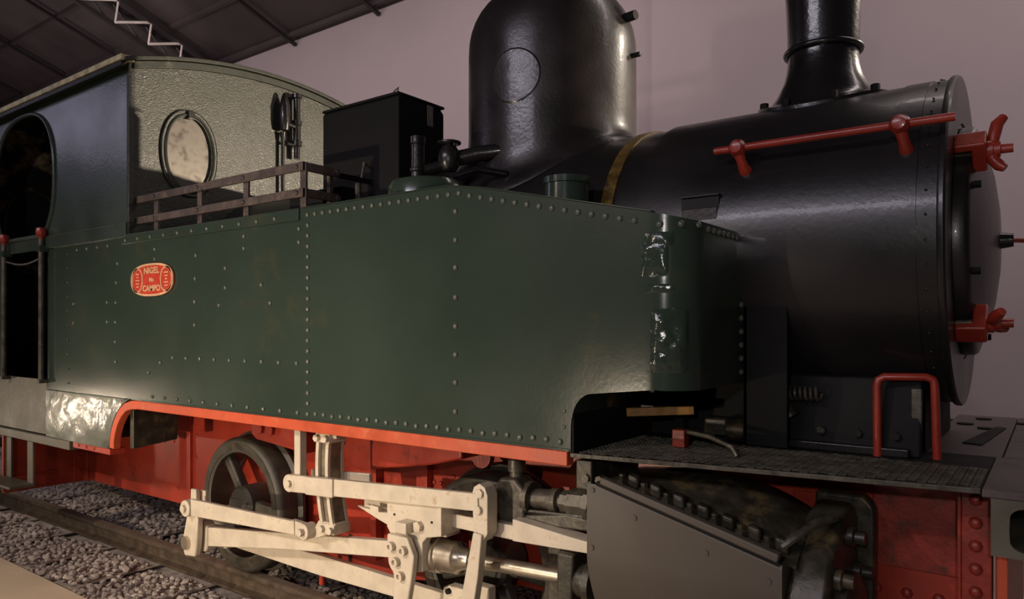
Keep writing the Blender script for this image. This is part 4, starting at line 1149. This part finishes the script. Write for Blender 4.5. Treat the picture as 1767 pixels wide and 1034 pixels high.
MB().tube([(-0.60, -0.90, 0.80 - 0.06), (-0.56, -0.88, 0.775), (-0.53, -0.82, 0.80), (-0.50, -0.74, 0.80)], 0.012, 8).build('drain_cock_pipe', 'iron', fco)
MB().prism([(-0.60, 0.30), (-0.435, 0.30), (-0.43, 0.80), (-0.46, 0.835), (-0.60, 0.835)], -0.56, -0.50, 'y').build('cylinder_flange', 'grime', loco, 0.012)

# --- running plate and front end ------------------------------------------------------
rp = MB().prism([(-1.27, -0.951), (-1.246, -0.951), (-0.149, -0.785), (-0.149, 0.785), (-1.246, 0.951), (-1.27, 0.951)], 0.924, 0.936, 'z').build('running_plate', 'black_matt', loco, 0.002)
edge = MB().prism([(-1.246, -0.955), (-0.149, -0.789), (-0.149, -0.780), (-1.246, -0.946)], 0.9245, 0.9385, 'z').build('running_plate_edge', 'iron', loco, 0.002)
# raised diamond tread on the plate, far too many bars to pick apart
tm = MB()
for i in range(46):
    for j in range(20):
        x = -1.22 + 0.0235 * i
        y = -0.93 + 0.0235 * j + (0.0 if i % 2 else 0.01175)
        if y < -0.951 + 0.1513 * (x + 1.246) + 0.02 or y > -0.30: continue
        for s in (1, -1):
            tm.bar((x - 0.010, y - 0.005 * s, 0.9375), (x + 0.010, y + 0.005 * s, 0.9375), 0.0035, 0.004)
tm.build('diamond_tread', 'iron', rp, smooth=0, stuff=True)
# front deck planks and beam
for k, (y0, y1) in enumerate(((-0.785, -0.225), (-0.22, 0.18), (0.185, 0.53), (0.535, 1.01))):
    MB().box(-0.147 if k == 0 else -0.128, 0.30, y0, y1, 0.917, 0.9375).build('deck_plate', 'wood', loco, 0.003)
MB().box(-0.36, -0.133, -0.22, 1.01, 0.917, 0.9372).build('deck_plate', 'wood', loco, 0.003)
for x, y in ((-0.30, 0.62), (-0.22, 0.50), (-0.10, 0.75), (-0.25, 0.85), (0.0, 0.2)):
    MB().lathe([(0.03, 0), (0.03, 0.006), (0.0, 0.009)], (x, y, 0.937), 'z', 12).build('deck_bolt', 'black_matt', loco)
MB().prism([(-0.26, 0.02), (-0.20, 0.0), (-0.155, 0.55), (-0.19, 0.57)], 0.9365, 0.943, 'z').build('deck_strap', 'black_matt', loco, 0.003)
fbm = MB()
hole = oval(0.06, 0.845, 0.15, 0.058, 32, 5)
plate('front_beam_end', [(-0.128, 0.775), (0.30, 0.775), (0.30, 0.917), (-0.128, 0.917)], [hole], -0.785, -0.765, 'y', 'sill', loco, smooth=20)
MB().box(-0.128, 0.30, -0.765, 0.785, 0.772, 0.784).build('front_beam_flange', 'sill', loco, 0.003)
MB().box(-0.128, -0.115, -0.765, 0.785, 0.775, 0.917).build('front_beam_web', 'grime', loco)
MB().box(0.287, 0.30, -0.765, 0.785, 0.775, 0.917).build('front_beam_web', 'grime', loco)
MB().tube([(-0.02, -0.70, 0.82), (0.06, -0.66, 0.845), (0.18, -0.66, 0.85)], 0.03, 12).build('air_hose', 'grime', loco)
fa = MB().box(-0.205, -0.135, -0.62, -0.60, 0.30, 0.915).build('front_angle', 'red_dark', loco, 0.004)
for k in range(9): riv(fa, -0.172, 0.875 - 0.062 * k, RVr, -0.62)
MB().box(-0.215, -0.205, -0.62, -0.42, 0.30, 0.915).build('front_angle_leg', 'red_dark', loco, 0.003)
MB().box(-0.128, -0.10, -0.60, 0.60, 0.28, 0.775).build('front_beam_plate', 'orange', loco, 0.004)
MB().box(-0.46, -0.205, FY - 0.008, FY, 0.60, 0.905).build('frame_panel', 'red_dark', loco, 0.01)
# red hand grab on the running plate
MB().tube([(-0.448, -0.415, 0.935), (-0.450, -0.415, 1.155), (-0.446, -0.413, 1.175), (-0.430, -0.410, 1.185), (-0.32, -0.382, 1.187), (-0.300, -0.377, 1.18), (-0.296, -0.376, 1.16), (-0.290, -0.372, 0.935)], 0.0125, 14).build('grab_iron', 'red_rail', loco, smooth=60)
# saddle under the smokebox, clutter below
sad = MB().prism([(-0.40, 0.936), (0.40, 0.936), (0.36, 1.18), (-0.36, 1.18)], -1.235, -0.33, 'x').build('smokebox_saddle', 'black_matt', loco, 0.01)
for k in range(6):
    MB().hexa((-0.95 + 0.11 * k, -0.385, 1.0), 0.014, -0.02, 'y').build('saddle_bolt', 'black_gloss', sad, smooth=0)
MB().box(-0.98, -0.36, -0.42, -0.36, 0.936, 0.965).build('saddle_flange', 'black_gloss', sad, 0.006)
MB().box(-0.36, -0.33, -0.38, -0.30, 0.94, 1.15).build('saddle_rib', 'iron', sad, 0.004)
MB().tube([(-0.80, -0.40, 1.10), (-0.74, -0.42, 1.09), (-0.71, -0.42, 1.04)], 0.028, 10).build('exhaust_pipe', 'grime', sad)
sp_pts = []
for k in range(60):
    t = k / 59
    a = t * 2 * PI * 6
    sp_pts.append((-0.72 + 0.10 * t, -0.41 + 0.022 * math.cos(a), 1.12 + 0.022 * math.sin(a)))
MB().tube(sp_pts, 0.0045, 6).build('coil_spring', 'iron', sad)
# things seen under the tank cut-out: ochre bar, red block, pump and cock
MB().bar((-1.22, -0.62, 1.04), (-1.02, -0.50, 1.05), 0.03, 0.03).build('ochre_bar', 'yellow', loco, 0.003)
MB().box(-1.03, -0.985, -0.66, -0.62, 0.94, 1.00).build('red_block', 'red_dark', loco, 0.004)
MB().box(-1.30, -0.90, 0.10, 0.46, 0.90, 1.25).build('gap_blocker', 'black_matt', loco, 0.01)  # added black box, hides the wall showing through the gap
MB().tube([(-1.0, -0.64, 0.995), (-0.9, -0.66, 0.985), (-0.81, -0.70, 0.965), (-0.79, -0.71, 0.94)], 0.008, 8).build('lubrication_pipe', 'iron', loco)
pm = MB().box(-1.02, -0.86, -0.42, -0.30, 0.94, 1.02).build('feed_pump', 'grime', loco, 0.012)
MB().lathe([(0, 0), (0.04, 0), (0.04, 0.06), (0.03, 0.07), (0.03, 0.09), (0, 0.09)], (-0.91, -0.45, 0.985), 'x', 14).build('pump_barrel', 'grime', pm)
MB().prism([(-0.86, 0.94), (-0.80, 0.94), (-0.815, 1.10), (-0.835, 1.12)], -0.44, -0.42, 'y').build('pump_guard', 'grime', loco, 0.004)
MB().box(-1.12, -1.08, -0.45, -0.40, 0.94, 1.16).build('tank_support', 'black_matt', loco, 0.004)
MB().box(-1.24, -1.18, -0.93, -0.60, 0.82, 0.915).build('running_plate_bracket', 'grime', loco, 0.006)
for x in (-1.20, -1.15): MB().hexa((x, -0.91, 0.86), 0.014, -0.03, 'y').build('bracket_bolt', 'iron', loco, smooth=0)

# --- builder's plate -------------------------------------------------------------------
PX, PZ = -3.845, 1.592
npz = plate('name_plate', oval(PX, PZ, 0.215, 0.085, 56, 2.6), [], NY - 0.008, NY, 'y', 'plate_red', loco, 0.002)
def ring(out, inn, name):
    plate(name, out, [inn], NY - 0.0125, NY - 0.007, 'y', 'plate_rim', npz)
ring(oval(PX, PZ, 0.217, 0.087, 56, 2.6), oval(PX, PZ, 0.203, 0.076, 56, 2.6), 'plate_rim')
for s in (-1, 1):
    ring(oval(PX + 0.148 * s, PZ, 0.058, 0.066, 40, 2.2), oval(PX + 0.148 * s, PZ, 0.050, 0.058, 40, 2.2), 'plate_oval')
    for k in range(5):      # worn, unreadable raised marks
        z = PZ - 0.034 + 0.017 * k
        w = 0.022 + 0.010 * ((k * 7 + (s > 0)) % 3)
        MB().box(PX + 0.148 * s - w / 2, PX + 0.148 * s + w / 2, NY - 0.0115, NY - 0.007, z - 0.003, z + 0.003).build('worn_mark', 'plate_rim', npz)
def lettering(txt, x, z, size, sx=1.0):
    cu = bpy.data.curves.new('lettering', 'FONT')
    cu.body = txt
    cu.size = size
    cu.align_x = 'CENTER'
    cu.align_y = 'CENTER'
    cu.extrude = 0.0022
    cu.offset = 0.0012
    cu.resolution_u = 3
    t = bpy.data.objects.new('t', cu)
    C.objects.link(t)
    dg = bpy.context.evaluated_depsgraph_get()
    me = bpy.data.meshes.new_from_object(t.evaluated_get(dg))
    bpy.data.objects.remove(t)
    for v in me.vertices:
        a, b, c = v.co
        v.co = (x + a * sx, NY - 0.0095 - c, z + b)
    o = link('lettering', me, 'plate_rim', npz, smooth=0)
    return o
lettering('NIGEL', PX, PZ + 0.048, 0.046, 1.25)
lettering('No', PX, PZ, 0.030, 1.2)
lettering('CAMPO', PX, PZ - 0.046, 0.044, 1.2)
